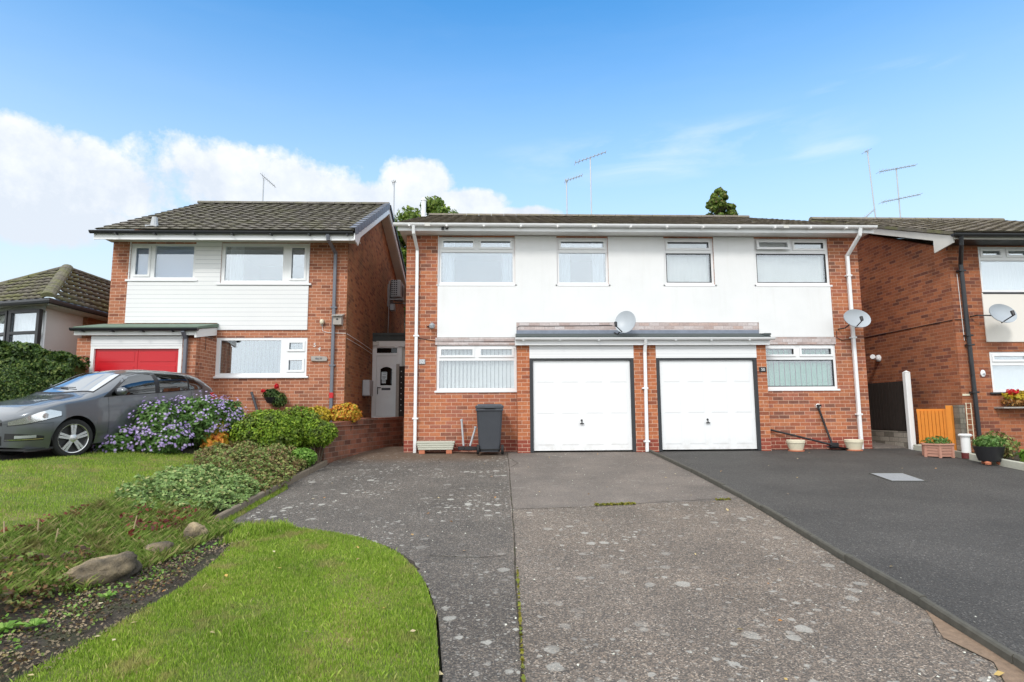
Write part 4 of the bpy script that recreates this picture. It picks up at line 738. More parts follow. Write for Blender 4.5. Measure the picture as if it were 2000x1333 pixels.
ev=MB(); ev.add([A,Lp,(Lp[0]+.1,Lp[1]+.3,3.18),(-9.5,13.05,3.18),(A[0],A[1],3.13),(Lp[0],Lp[1],3.13)],[(0,1,5,4),(4,5,2,3)]); ev.add([(A[0],A[1],3.24),(A[0],22,3.24),(A[0],22,3.12),(A[0],A[1],3.12),(-9.5,22,3.12),(-9.5,13,3.12)],[(0,1,2,3),(3,2,4,5)]); ev.build('eaves','soffit_cream',HB)
ga=MB(); ga.tube([(Lp[0],Lp[1]-.05,3.19),(A[0]+.04,A[1]-.05,3.19),(A[0]+.06,22,3.19)],.06,8); ga.build('gutter','gutter_black',HB)
def facew(p0,p1,z0,z1,nm):   # bay window face between two plan points
    a=Vector((p0[0],p0[1],0)); b=Vector((p1[0],p1[1],0)); t_=(b-a); L=t_.length; t_/=L; n_v=Vector((t_.y,-t_.x,0))
    def tr(m_): m_.v=[tuple(a+t_*x+n_v*(-y)+Vector((0,0,z))) for x,y,z in m_.v]; return m_
    zt=z0+(z1-z0)*.72; ho=[(.07,L-.07,z0+.07,zt-.03),(.07,L-.07,zt+.03,z1-.07)]
    w=tr(MB().holes(0,L,z0,z1,ho,-.06,.02)).build('window','frame_black',HB)
    for q in ho: tr(MB().box(q[0],q[1],-.02,-.015,q[2],q[3])).build('pane','glass',w)
    k=60; c_=MB(); V_=[]
    for i in range(k+1): xx=L*i/k; V_+=[(xx,.10+.02*sin(xx*55),z0+.03),(xx,.10+.02*sin(xx*55),z1-.03)]
    c_.add(V_,[(2*i,2*i+2,2*i+3,2*i+1) for i in range(k)]); tr(c_).build('curtain','curtain_white',w,True)
facew((-10.9,13.45),(-10.28,13.07),1.3,3.08,'w'); facew((-10.24,13.05),(-9.46,12.86),1.3,3.08,'w')
MB().prism([(-10.95,13.6),(-10.27,13.16),(-9.5,12.97),(-9.5,13.2),(-10.6,13.9)],.3,1.29,'z').build('bay_base','paint_white',HB)
# ------------------------------------------------------------------ retaining wall
rw_=MB(); top=lambda y:.60+(y-11.5)*.04
def wallseg(mb,p0,p1,z0,z1a,z1b,th=.215):
    a,b=Vector(p0+(0,)),Vector(p1+(0,)); t_=(b-a).normalized(); n_v=Vector((-t_.y,t_.x,0))*th; V_=[]
    for p,z1 in((a,z1a),(b,z1b)):
        for q in(p,p+n_v): V_+=[(q.x,q.y,z0),(q.x,q.y,z1)]
    mb.add(V_,[(0,1,5,4),(2,6,7,3),(1,3,7,5),(0,2,3,1),(4,5,7,6),(0,4,6,2)])
wallseg(rw_,(-3.10,11.5),(-2.71,13.84),-.3,.58,.68); wallseg(rw_,(-2.70,13.84),(-2.14,15.45),-.3,.68,.70); 
rwo=single(rw_,'retaining_wall','brick_retaining','low dark brick retaining wall beside the concrete drive with raised planting behind','wall')
cp=MB(); wallseg(cp,(-3.07,11.49),(-2.68,13.84),.582,.64,.74,.24); wallseg(cp,(-2.67,13.84),(-2.11,15.45),.682,.73,.75,.24); cp.build('coping','brick_retaining',rwo); MB().box(-2.18,-1.88,15.3,15.5,-.2,.72).build('return_wall','brick_retaining',rwo)
# ------------------------------------------------------------------ objects near the facade
def dish(loc,w_,h_,yawd,label,arm):
    t_=thing('satellite_dish',label,'satellite dish',loc,'satellite dishes on the house fronts'); n=28;V_=[];F_=[]; rings=6; x,y,z=loc
    for r_ in range(rings+1):
        q=r_/rings
        for j in range(n):
            a=2*pi*j/n; V_.append((q*w_/2*cos(a),-.0-(q*q)*.06,q*h_/2*sin(a)))
    rot=Matrix.Rotation(R(yawd),3,'Z')@Matrix.Rotation(R(-14),3,'X')
    for r_ in range(rings):
        for j in range(n): F_.append((r_*n+j,r_*n+(j+1)%n,(r_+1)*n+(j+1)%n,(r_+1)*n+j))
    m_=MB(); m_.add([tuple(rot@Vector(v)+Vector(loc)) for v in V_],F_); m_.add([tuple(rot@(Vector(v)+Vector((0,.012,0)))+Vector(loc)) for v in V_],[f[::-1] for f in F_]); m_.build('reflector','dish_grey',t_,True)
    e0=rot@Vector((-.05,.01,-h_*.45))+Vector(loc); e1=rot@Vector((-.12,-.30,-h_*.36))+Vector(loc); MB().tube([e0,e1],.012,8).build('feed_arm','plastic_black',t_); e2=e1+Vector((0,.03,.09)); MB().tube([e1,e2],[.03,.035],10).build('receiver','plastic_black',t_)
    MB().tube([Vector(loc)+Vector((0,.03,-.02)),Vector(arm[0]),Vector(arm[1])],.014,8).build('mount','plastic_black',t_)
dish((3.02,12.92,2.79),.47,.52,-30,'grey satellite dish above the central white garage downpipe',((2.86,13.05,2.55),(2.84,13.3,2.62)))
dish((8.23,12.95,2.87),.68,.44,8,'wide grey satellite dish with rusty edge in front of a white downpipe',((8.1,13.15,2.7),(8.05,13.34,2.7)))
dish((10.62,11.85,2.80),.76,.42,14,'wide grey satellite dish beside the black downpipe at the right edge',((10.35,12.1,2.82),(10.3,12.24,2.82)))
single(MB().tube([(8.0,13.33,2.66),(8.0,13.33,2.5),(8.12,13.33,2.44),(8.36,13.33,2.48)],.008,6),'dish_cable','plastic_black','black cable looping below the dish at number 50','cable')
single(MB().tube([(.66,13.315,2.6),(.63,13.315,2.74),(.7,13.315,2.78),(1.4,13.315,2.775),(2.8,13.315,2.79)],.007,6),'dish_cable','plastic_black','black cable clipped along the whitewashed bricks above the left garage','cable')
single(MB().tube([(-1.66,13.34,2.52),(-1.2,13.335,2.44),(.6,13.33,2.43)],.006,6),'wall_cable','plastic_black','thin dark cable crossing the lintel of number 52','cable')
# wheelie bin
WB=thing('wheelie_bin','dark grey wheelie bin standing against the brick below the window','bin',(0,12.75,0))
z0=h(0,12.6); m_=MB(); sec=[(.05,.215,.20),(.12,.225,.21),(.93,.275,.30),(.96,.285,.31)]
V_=[];n=0
def rrect(a,b,r_,k=4):
    o=[]
    for cx_,cy_,s0 in((a-r_,b-r_,0),(-a+r_,b-r_,pi/2),(-a+r_,-b+r_,pi),(a-r_,-b+r_,1.5*pi)):
        for i in range(k+1): an=s0+pi/2*i/k; o.append((cx_+r_*cos(an),cy_+r_*sin(an)))
    return o
for z,a,b in sec:
    rr=rrect(a,b,.05); n=len(rr); V_+=[(x+.01,12.88+y,z0+z) for x,y in rr]
F_=[(i*n+j,i*n+(j+1)%n,(i+1)*n+(j+1)%n,(i+1)*n+j) for i in range(3) for j in range(n)]+[tuple(range(n))[::-1],tuple(3*n+j for j in range(n))]
m_.add(V_,F_); smooth_angle(m_.build('body','plastic_charcoal',WB),35); m_=MB(); m_.box(-.26,.28,12.62-.001,12.66,z0+.62,z0+.63,0); m_.box(-.28,.30,12.56,12.6,z0+.90,z0+.95,.01); m_.build('rim','plastic_charcoal',WB)
m_=MB(); rr=rrect(.30,.33,.06); n=len(rr); V_=[(x+.01,12.88+y,z0+.965) for x,y in rr]+[(x+.01,12.88+y,z0+1.0) for x,y in rr]+[(x*.8+.01,12.88+y*.8,z0+1.045) for x,y in rr]; m_.add(V_,[(i*n+j,i*n+(j+1)%n,(i+1)*n+(j+1)%n,(i+1)*n+j) for i in range(2) for j in range(n)]+[tuple(range(n))[::-1],tuple(2*n+j for j in range(n))]); m_.box(-.1,.12,12.52,12.56,z0+.955,z0+.985,.01); smooth_angle(m_.build('lid','plastic_charcoal',WB),35)
for x in(-.26,.25):
    w2_=MB(); w2_.lathe([(.03,x),(.095,x),(.1,x+.01),(.1,x+.045),(.095,x+.055),(.03,x+.055)],(-.01+.01,12.66+.0,z0+.10),20,'x'); w2_.build('wheel','rubber',WB)
MB().tube([(-.24,12.66,z0+.1),(.28,12.66,z0+.1)],.012,8).build('axle','rubber',WB)
# trough on bricks
TR=thing('planter_trough','pale ribbed stone planter trough raised on bricks below the brick wall','planter',(-1.15,13.15,0)); zz=h(-1.1,13.1); m_=MB()
for i in range(4): m_.box(-1.56+.012*(3-i),-.74-.012*(3-i),13.02,13.28,zz+.05+.046*i,zz+.092+.046*i,.008)
m_.box(-1.52,-.78,13.03,13.27,zz+.05,zz+.22); m_.build('body','trough_stone',TR)
for x in(-1.5,-.92): MB().box(x,x+.12,13.03,13.24,zz-.03,zz+.048).build('brick_foot','terracotta',TR)
# brooms
def broom(x0,z0_,x1,z1_,y,label):
    t_=thing('broom',label,'broom',(x0,y,0),'brushes leaning by the bin'); MB().tube([(x0,y+.12,z0_),(x1,y,z1_)],.022,10).build('handle','plastic_grey',t_); MB().tube([(x0,y+.12,z0_-.0),(x0+(x0-x1)*.07,y+.128,z0_+.04)],.03,10).build('grip','plastic_grey',t_); MB().box(x1-.12,x1+.14,y-.06,y+.05,z1_-.09,z1_-.01,.01).build('head','plastic_black',t_)
broom(-.60,.66,-.55,.13,13.1,'upright grey-handled brush with black head left of the wheelie bin'); broom(-.30,.50,-.41,.13,13.02,'leaning grey-handled brush touching the wheelie bin')
# lamps, plaques
t_=thing('wall_lantern','small grey lantern high on the brick beside the render of number 52','light',(-1.29,13.3,2.78)); MB().lathe([(.02,2.70),(.055,2.72),(.065,2.78),(.06,2.80),(.02,2.84)],(-1.27,13.24,0),12).build('lamp_body','galvanised',t_); MB().tube([(-1.38,13.345,2.77),(-1.3,13.25,2.77)],.014,8).build('arm','plastic_black',t_)
t_=thing('number_plaque','small grey stone plaque with white 52 right of the left downpipe','plaque',(-1.49,13.34,1.98),'house number plaques'); MB().box(-1.56,-1.42,13.325,13.348,1.92,2.03,.006).build('plate','plastic_grey',t_); text('52',.085,(-1.49,13.32,1.972),'upvc_white',t_,ext=.002)
t_=thing('number_plaque','small black plaque with white 50 on the garage pier','plaque',(6.09,13.05,1.76),'house number plaques'); MB().box(6.01,6.17,13.04,13.058,1.70,1.81,.005).build('plate','plastic_black',t_); text('50',.085,(6.09,13.036,1.752),'upvc_white',t_,ext=.002)
# cream pots
def pot(x,y,label):
    z=h(x,y)-.03; t_=thing('flower_pot',label,'pot',(x,y,z),'cream pots against the brick wall'); m_=MB(); m_.lathe([(.135,.02),(.15,.06),(.175,.15),(.183,.175),(.19,.18),(.192,.235),(.18,.24),(.165,.235),(.15,.15)],(x,y,z),28); m_.v=[(a,b,c+.004*sin(8*math.atan2(b-y,a-x)+ (c-z)*50) if .07<c-z<.16 else c) for a,b,c in m_.v]; smooth_angle(m_.build('body','pot_cream',t_)); MB().lathe([(.12,0),(.165,.0),(.165,.025),(.12,.025)],(x,y,z-.002),24).build('saucer','terracotta',t_); MB().lathe([(.0,.2),(.165,.2)],(x,y,z),20,cap=False).build('soil','soil',t_)
pot(6.70,12.98,'cream flower pot nearest the garage door'); pot(8.0,12.98,'cream flower pot in front of the foot of the white downpipe')
# shovels
t_=thing('snow_shovel','black snow shovel lying slantwise against the wall behind the cream pots','shovel',(7.4,13.1,0),'black shovels by the wall'); MB().tube([(6.29,13.28,.42),(7.0,13.2,.24),(7.56,13.1,.09)],.022,8).build('handle','plastic_black',t_)
m_=MB(); V_=[]
for i in range(7):
    u=i/6; y=12.95+.26*u
    V_+=[(7.50,y,.03+.03*(2*u-1)**2),(7.66,y,.0+.03*(2*u-1)**2+.02),(7.95,y,-.03+.03*(2*u-1)**2)]
m_.add(V_,[(3*i+j,3*i+3+j,3*i+4+j,3*i+1+j) for i in range(6) for j in(0,1)]); m_.add([(a,b,c-.01) for a,b,c in V_],[(3*i+j,3*i+1+j,3*i+4+j,3*i+3+j) for i in range(6) for j in(0,1)]); m_.build('blade','plastic_charcoal',t_)
t_=thing('garden_shovel','upright black-handled shovel leaning on the brick wall','shovel',(7.5,13.2,0),'black shovels by the wall'); MB().tube([(7.43,13.30,.93),(7.54,13.26,.5),(7.62,13.18,.12)],.024,8).build('handle','plastic_black',t_); MB().tube([(7.40,13.28,.95),(7.50,13.3,.955)],.022,8).build('grip','plastic_black',t_); MB().box(7.56,7.74,13.1,13.2,.0,.13,.01).build('blade','plastic_black',t_)
single(MB().lathe([(.06,13.349),(.055,13.335)],(7.46,0,.94),16,'y'),'wall_patch','paint_white','white mortar patch round a hole above the shovel handle','wall patch')
# manhole
mc=MB(); P4=[(6.3,9.86),(6.85,9.83),(6.68,9.06),(6.16,9.1)]; mc.add([(x,y,h(x,y)-.022) for x,y in P4]+[(x,y,h(x,y)-.06) for x,y in P4],[(3,2,1,0),(0,1,5,4),(1,2,6,5),(2,3,7,6),(3,0,4,7)]); mo=single(mc,'manhole_cover','galvanised','grey metal inspection cover set in the tarmac driveway','manhole cover')
fm_=MB()
for i in range(4):
    a,b=P4[i],P4[(i+1)%4]; fm_.tube([(a[0],a[1],h(*a)-.021),(b[0],b[1],h(*b)-.021)],.007,6)
fm_.build('frame','edge_dark',mo)
# white post, fence, stone wall, gate
zp=h(9.42,13.1); t_=thing('gate_post','tall white painted wooden post beside the orange gate','post',(9.42,13.13,zp)); MB().box(9.36,9.48,13.07,13.19,zp-.2,1.68,.015).build('shaft','paint_white',t_); m_=MB(); m_.add([(9.36,13.07,1.68),(9.48,13.07,1.68),(9.48,13.19,1.68),(9.36,13.19,1.68),(9.42,13.13,1.73)],[(0,1,4),(1,2,4),(2,3,4),(3,0,4)]); m_.build('cap','paint_white',t_)
t_=thing('board_fence','dark brown close-board fence running back along the passage','fence',(9.45,14,0)); m_=MB(); m_.box(9.47,9.49,13.2,17.5,.36,1.50); 
for i,y in enumerate(np.arange(13.2,17.4,.12)): m_.box(9.445,9.47,y,y+.1,.38+.01*(i%2),1.48)
m_.build('boards','wood_dark',t_); m_=MB(); m_.box(9.4,9.5,13.2,17.5,-.2,.36); m_.build('stone_base','stone_block',t_)
fb=single(MB().box(8.66,9.44,16.9,16.95,0,1.75),'passage_gate','wood_dark','dark wooden gate closing the passage behind the white post','gate')
t_=thing('garden_gate','low orange stained boarded gate between the white post and the brick wall','gate',(9.6,12.7,0)); g0=Vector((9.50,13.02,0)); g1=Vector((9.82,12.36,0)); tt=(g1-g0).normalized(); L=(g1-g0).length; nn_=Vector((tt.y,-tt.x,0))
def along(m_,a,b,y0,y1,z0,z1):
    V_=[]
    for z in(z0,z1):
        for yy in(y0,y1):
            for x in(a,b): q=g0+tt*x+nn_*yy; V_.append((q.x,q.y,z))
    m_.add(V_,[(0,2,3,1),(4,5,7,6),(0,1,5,4),(2,6,7,3),(0,4,6,2),(1,3,7,5)])
m_=MB(); nb=8
for i in range(nb): along(m_,.02+i*(L-.14)/nb,.02+(i+1)*(L-.14)/nb-.012,.0,.02,.12,.82)
m_.build('boards','wood_orange',t_); m_=MB(); along(m_,0,L-.1,-.022,-.001,.76,.86); along(m_,0,L-.1,-.022,-.001,.1,.18); m_.build('rail','wood_orange',t_); m_=MB(); along(m_,L-.11,L-.01,-.03,.07,-.1,.93); m_.build('post','wood_orange',t_); m_=MB(); along(m_,.0,L-.12,.0,.05,-.1,.09); m_.build('step','trough_stone',t_)
t_=thing('garden_trellis','thin pale wire trellis against the small brick pier','trellis',(9.9,12.2,0)); m_=MB(); m_.tube([(9.88,12.1,.1),(9.90,12.1,.98)],.008,6); m_.tube([(10.0,12.1,.1),(10.0,12.1,.98)],.008,6); 
for z in np.arange(.2,.98,.11): m_.tube([(9.885,12.1,z),(10.0,12.1,z)],.005,6)
m_.build('wires','pot_cream',t_)
single(MB().box(9.83,9.95,12.2,12.6,-.2,.94),'brick_pier','stone_block','small rough brick pier beside the orange gate','pier')
# planters on the right
def leaves(center,rad,n,size,mat,name,parent=None,seed=0,shell=.55,lump=.25,upw=.3,zmin=None,aspect=1.6,lumps=9,fold=True,**tg):
    rg=np.random.default_rng(seed); d_=rg.normal(size=(n,3)); d_/=np.linalg.norm(d_,axis=1)[:,None]
    ld_=rg.normal(size=(lumps,3)); ld_/=np.linalg.norm(ld_,axis=1)[:,None]
    la=np.max((d_@ld_.T)**1,axis=1); rr=(1-lump+lump*np.clip((la-.55)/.4,0,1))*(1-(1-shell)*rg.random(n)**1.7)*(1+rg.normal(0,.035,n))
    c=np.array(center)+d_*rr[:,None]*np.array(rad)
    if zmin is not None: k=c[:,2]>zmin; c=c[k]; d_=d_[k]; n=len(c)
    nrm=d_+rg.normal(0,.55,(n,3))+np.array([0,0,upw]); nrm/=np.linalg.norm(nrm,axis=1)[:,None]
    return leafmesh(c,nrm,rg,size,aspect,mat,name,parent,**tg)
def leafmesh(c,nrm,rg,size,aspect,mat,name,parent=None,**tg):
    n=len(c); a=np.cross(nrm,rg.normal(size=(n,3))); a/=np.linalg.norm(a,axis=1)[:,None]+1e-9; b=np.cross(nrm,a); s=size*rg.uniform(.6,1.3,n)[:,None]
    V_=np.stack([c-a*s*aspect/2,c-b*s/2+nrm*s*.12,c+a*s*aspect/2,c+b*s/2+nrm*s*.12],1).reshape(-1,3)
    return npmesh(name,V_,np.arange(4*n).reshape(-1,4),mat,parent,**tg)
t_=thing('hexagonal_planter','pinkish wooden planter with green bedding plants on the tarmac','planter',(9.0,11.75,0)); zz=h(9.0,11.7)-.03; m_=MB()
for i in range(4):
    r_=.235+.014*i; m_.lathe([(r_,zz+.02+i*.058),(r_+.006,zz+.07+i*.058)],(9.02,11.85,0),6)
for j in range(6): a=2*pi*j/6; m_.box(9.02+.26*cos(a)-.02,9.02+.26*cos(a)+.02,11.85+.26*sin(a)-.02,11.85+.26*sin(a)+.02,zz-.0,zz+.25)
m_.lathe([(.31,zz+.25),(.31,zz+.275),(.24,zz+.275)],(9.02,11.85,0),6); m_.build('box','planter_pink',t_); leaves((9.02,11.85,zz+.31),(.27,.25,.1),420,.035,'leaf_mid','foliage',t_,1)
t_=thing('chimney_pot','white painted round pot with dark maroon foot on the edging','pot',(9.32,11.5,0)); zz=h(9.3,11.5); MB().lathe([(.085,zz-.02),(.085,zz+.09)],(9.31,11.48,0),20).build('foot','maroon',t_); smooth_angle(MB().lathe([(.078,zz+.09),(.078,zz+.40),(.11,zz+.41),(.115,zz+.44),(.09,zz+.455)],(9.31,11.48,0),20).build('body','paint_white',t_))
t_=thing('black_pot','large black pot on terracotta feet with trailing green plant','pot',(9.05,10.7,0)); zz=h(9.1,10.7); smooth_angle(MB().lathe([(.17,zz+.04),(.23,zz+.26),(.24,zz+.30),(.215,zz+.30)],(9.12,10.72,0),24).build('body','plastic_black',t_))
for a,b in((-.11,-.08),(.11,-.08),(0,.12)): MB().lathe([(.045,zz-.02),(.055,zz+.015),(.035,zz+.04)],(9.12+a,10.72+b,0),12).build('foot','terracotta',t_)
leaves((9.14,10.74,zz+.36),(.27,.24,.13),500,.04,'leaf_mid','foliage',t_,2)
pb=leaves((9.75,11.3,.12),(.33,.4,.3),900,.05,'leaf_mixed','garden_shrub',None,3,label='straggly reddish green shrub in the bed below the black downpipe',category='shrub')
leaves((9.9,10.3,-.02),(.4,.45,.22),500,.10,'leaf_bright','leafy_plant',None,4,label='broad-leaved bright green plant right of the black pot',category='plant')
t_=thing('window_box','wire trough of red and yellow flowers on a shelf under the right hand window','window box',(10.95,12.1,1.0)); MB().box(10.62,11.6,12.0,12.25,.86,.89).build('shelf','wood_grey',t_); m_=MB()
for x in np.arange(10.72,11.5,.09): m_.tube([(x,12.05,1.06),(x,12.0,.98),(x,12.1,.9)],.006,5)
m_.build('basket','frame_black',t_); leaves((11.1,12.1,.99),(.42,.12,.09),500,.05,'leaf_brown','moss_liner',t_,5); leaves((11.1,12.08,1.12),(.44,.13,.1),500,.045,'leaf_yellow','foliage',t_,6); leaves((10.88,12.05,1.2),(.14,.08,.07),160,.03,'petal_red','flowers',t_,7)
# ------------------------------------------------------------------ aerials
def aerial(x,y,z0_,z1_,arms,label,lean=0):
    t_=thing('tv_aerial',label,'aerial',(x,y,z0_),'television aerials on the roof ridges'); MB().tube([(x+lean,y,z0_-.3),(x,y,z1_)],.02,8).build('mast','steel',t_)
    for (dz,dx0,dx1,rise_,n_) in arms:
        a_=MB(); p0=Vector((x+dx0,y-.05,z1_+dz-rise_)); p1=Vector((x+dx1,y-.05,z1_+dz+rise_)); a_.tube([p0,p1],.012,6)
        for i in range(n_):
            q=p0+(p1-p0)*(i/(n_-1)); l=.12+.06*(i<2); a_.tube([q+Vector((0,-l,.0)),q+Vector((0,l,0))],.006,5); a_.tube([q+Vector((0,0,-l*.5)),q+Vector((0,0,l*.5))],.006,5)
        a_.build('antenna','steel',t_)
aerial(-6.6,17.1,6.95,7.72,[(-.1,-.02,.34,-.16,8)],'small tilted aerial on the roof of number 54'); aerial(-2.97,18.2,6.7,8.1,[(-.05,-.05,.05,.02,3)],'thin bare aerial pole behind the gable verge')
aerial(2.52,18.5,7.1,8.33,[(.02,-.05,.5,.1,7)],'shorter aerial left of the tall one on the pair of houses'); aerial(3.31,18.5,7.1,9.08,[(-.02,-.5,.5,.19,9)],'tall aerial with a red clamp on the centre ridge')
aerial(12.66,18.6,6.4,9.42,[(0,-.12,.0,.02,2),(-2.2,-.38,.0,.16,6)],'tall leaning mast with one low antenna, first on the right hand roof',lean=.14); aerial(13.6,18.6,6.4,8.85,[(-.02,-.62,.62,.12,10),(-1.05,-.62,.7,.14,10)],'aerial with two stacked antennas on the right hand roof')
# ------------------------------------------------------------------ vegetation: grass
def blades(name,poly,n,hmin,hmax,mat,seed,wd=.006,hf=H,lift=0,lean=.5,**tg):
    rg=np.random.default_rng(seed); xs=[p[0] for p in poly]; ys=[p[1] for p in poly]; X=rg.uniform(min(xs),max(xs),n*3); Y=rg.uniform(min(ys),max(ys),n*3); k=inpoly(X,Y,poly); X=X[k][:n]; Y=Y[k][:n]; n=len(X)
    Z=hf(X,Y)+lift; a=rg.uniform(0,2*pi,n); pat=.5+.5*np.sin(X*3.1+np.sin(Y*2.3)*2)*np.sin(Y*2.7+X); hh=(hmin+(hmax-hmin)*(rg.random(n)**1.6*.7+.3*pat))
    ln=rg.uniform(0,lean,n)*hh; b=rg.uniform(0,2*pi,n); wx,wy=np.cos(a)*wd*.5,np.sin(a)*wd*.5; lx,ly=np.cos(b)*ln,np.sin(b)*ln
    V_=np.stack([np.stack([X-wx,Y-wy,Z-.005],1),np.stack([X+wx,Y+wy,Z-.005],1),np.stack([X+wx*.7+lx*.4,Y+wy*.7+ly*.4,Z+hh*.6],1),np.stack([X+lx,Y+ly,Z+hh],1)],1).reshape(-1,3)
    return npmesh(name,V_,np.arange(4*n).reshape(-1,4),mat,None,kind='stuff',**tg)
VL=[p for p in LAWN if p[1]>0]; VL=[(-2.52,6.72),(-2.2,6.66),(-1.9,6.5),(-1.6,6.36),(-1.29,6.15),(-1.03,5.88),(-.8,5.56),(-.62,5.16),(-.49,4.78),(-.36,4.17),(-.27,3.4),(-.22,2.4),(-.2,2.0),(-2.5,2.0),(-2.47,3.4),(-2.43,3.7),(-2.35,4.4),(-2.31,4.8),(-2.37,5.5),(-2.5,6.2)]
blades('lawn_grass',VL,150000,.010,.034,'grass_blade',11,.0042,label='short mown grass of the lower lawn',category='grass')
blades('upper_lawn_grass',[p if p[1]>3 else (p[0],3.0) for p in ULAWN],120000,.012,.04,'grass_blade',12,.006,label='short mown grass of the upper lawn',category='grass')
blades('lawn_tufts',VL,5000,.025,.055,'grass_blade',19,.0045,lean=.9,label='longer untidy tufts standing out of the lower lawn',category='grass')
BANK=[(-2.92,2.2),(-2.95,3.8),(-2.85,4.6),(-2.68,5.6),(-2.6,6.6),(-3.1,6.8),(-3.2,7.5),(-4.25,7.2),(-4.14,5.3),(-4.14,2.2)]
blades('bank_grass',[(-3.2,4.6),(-2.98,4.7),(-2.8,5.4),(-2.62,6.6),(-3.1,6.8),(-3.2,7.3),(-4.1,7.0),(-4.1,5.3),(-4.1,4.0),(-3.6,3.9)],34000,.02,.13,'grass_rough',13,.0026,lean=1.4,label='rough trailing grass on the bank between the lawns',category='grass')
blades('kerb_grass',[(-2.99,6.95),(-2.9,6.95),(-2.93,9.0),(-3.02,9.2)],2600,.02,.075,'grass_blade',15,.004,lift=-.03,label='grass growing along the foot of the flower bed kerb',category='grass')
blades('edge_weeds',[(-2.62,6.72),(-2.55,5.9),(-2.35,6.2),(-2.0,6.5),(-2.2,6.75)],1800,.03,.09,'grass_blade',14,.007,label='tufts of longer grass along the corner of the drive',category='grass')
# ground cover patches made of leaves following the terrain
def cover(name,poly,n,ht,size,mat,seed,label,cat,parent=None,mound=None,stuff=True,aspect=1.5,upw=1.0):
    rg=np.random.default_rng(seed); xs=[p[0] for p in poly]; ys=[p[1] for p in poly]; X=rg.uniform(min(xs),max(xs),n*4); Y=rg.uniform(min(ys),max(ys),n*4); k=inpoly(X,Y,poly); X=X[k][:n]; Y=Y[k][:n]; n=len(X)
    cx_,cy_=np.mean(xs),np.mean(ys); pat=.55+.45*np.sin(X*9+np.cos(Y*7)*1.5)*np.cos(Y*8+X*3)
    top=ht*pat; 
    if mound: top=top+mound*np.clip(1-((X-cx_)/((max(xs)-min(xs))/2))**2,0,1)*np.clip(1-((Y-cy_)/((max(ys)-min(ys))/2))**2,0,1)
    Z=H(X,Y)+top*(1-.75*rg.random(n)**2.2); nrm=rg.normal(0,.6,(n,3))+np.array([0,-.2,upw]); nrm/=np.linalg.norm(nrm,axis=1)[:,None]
    o=leafmesh(np.stack([X,Y,Z],1),nrm,rg,size,aspect,mat,name,parent)
    if label: o['label']=label; o['category']=cat
    if stuff: o['kind']='stuff'
    return o
cover('ground_cover',[(-3.02,7.2),(-2.98,7.7),(-3.06,8.3),(-3.2,9.4),(-4.1,9.5),(-4.4,8.9),(-4.3,7.8),(-4.15,6.9),(-3.7,6.5)],9000,.16,.034,'leaf_sage',21,'grey-green mounding ground cover beside the kerb','ground cover',mound=.09)
cover('ground_cover_brown',[(-3.0,8.3),(-2.97,9.2),(-3.05,9.9),(-3.08,10.9),(-3.6,11.0),(-4.6,10.6),(-4.7,9.9),(-4.3,9.0)],11000,.2,.032,'leaf_mixed',22,'brownish green ground cover in front of the lime shrubs','ground cover',mound=.17)
cover('leaf_litter',[(-3.16,2.0),(-3.14,4.0),(-3.05,4.6),(-3.3,5.3),(-3.7,4.9),(-4.1,5.0),(-4.1,2.0)],7000,.13,.03,'leaf_litter',23,'tangle of dead leaves and weeds at the lower end of the bank','ground cover')
cover('bed_weeds',[(-2.6,2.2),(-2.7,3.9),(-2.55,5.2),(-2.5,6.5),(-3.0,6.6),(-3.1,5.0),(-3.3,2.2)],700,.05,.022,'leaf_bright',24,'scattered bright green seedlings in the soil strip','weeds')
cover('soil_litter',[(-2.62,2.4),(-2.5,4.0),(-2.42,5.0),(-2.55,5.9),(-3.0,5.6),(-3.2,4.6),(-3.2,2.4)],2600,.02,.018,'leaf_litter',27,'brown crumbs and dead leaf litter on the bare soil strip','leaf litter')
cover('red_stems',[(-3.2,5.7),(-3.1,6.7),(-3.6,6.9),(-3.7,6.2)],250,.18,.03,'leaf_redbrown',25,'dark red-leaved stems on the bank behind the rocks','ground cover'); cover('red_stems',[(-3.9,5.2),(-3.9,6.3),(-4.15,6.5),(-4.15,4.9)],200,.1,.03,'leaf_redbrown',26,'dark red leaves along the top of the bank beside the upper lawn','ground cover')
rg_=np.random.default_rng(5); n=240; X=rg_.uniform(-2.9,8.5,n); Y=rg_.uniform(3.2,12.8,n); k=(rg_.random(n)<.35)|((X<-.3)&(Y<6)); X=X[k];Y=Y[k]; Zl=H(X,Y)+np.where((X<-.3)&(Y<6.6),.03,-.018)
lf=leafmesh(np.stack([X,Y,Zl],1),np.stack([rg_.normal(0,.25,len(X)),rg_.normal(0,.25,len(X)),np.ones(len(X))],1),rg_,.025,1.7,'leaf_fallen','fallen_leaves'); lf['kind']='stuff'; lf['label']='yellow and brown fallen leaves scattered over lawn and drive'; lf['category']='leaves'
n=2600; X=rg_.uniform(-2.98,-2.36,n); Y=rg_.uniform(2.5,6.2,n); sb=leafmesh(np.stack([X,Y,H(X,Y)+.012],1),np.stack([rg_.normal(0,.5,n),rg_.normal(0,.5,n),np.ones(n)],1),rg_,.016,1.2,'rock','soil_stones'); sb['kind']='stuff'; sb['label']='small stones and chips in the dark soil strip'; sb['category']='stones'
n=900; X=rg_.uniform(-2.9,3.3,n); Y=rg_.uniform(3.2,12.9,n); k=~inpoly(X,Y,LAWN); X=X[k];Y=Y[k]; dz=leafmesh(np.stack([X,Y,H(X,Y)-.026],1),np.stack([rg_.normal(0,.3,len(X)),rg_.normal(0,.3,len(X)),np.ones(len(X))],1),rg_,.012,1.3,'lichen_white','grit'); dz['kind']='stuff'; dz['label']='pale grit and crumbs lying on the concrete driveway'; dz['category']='grit'
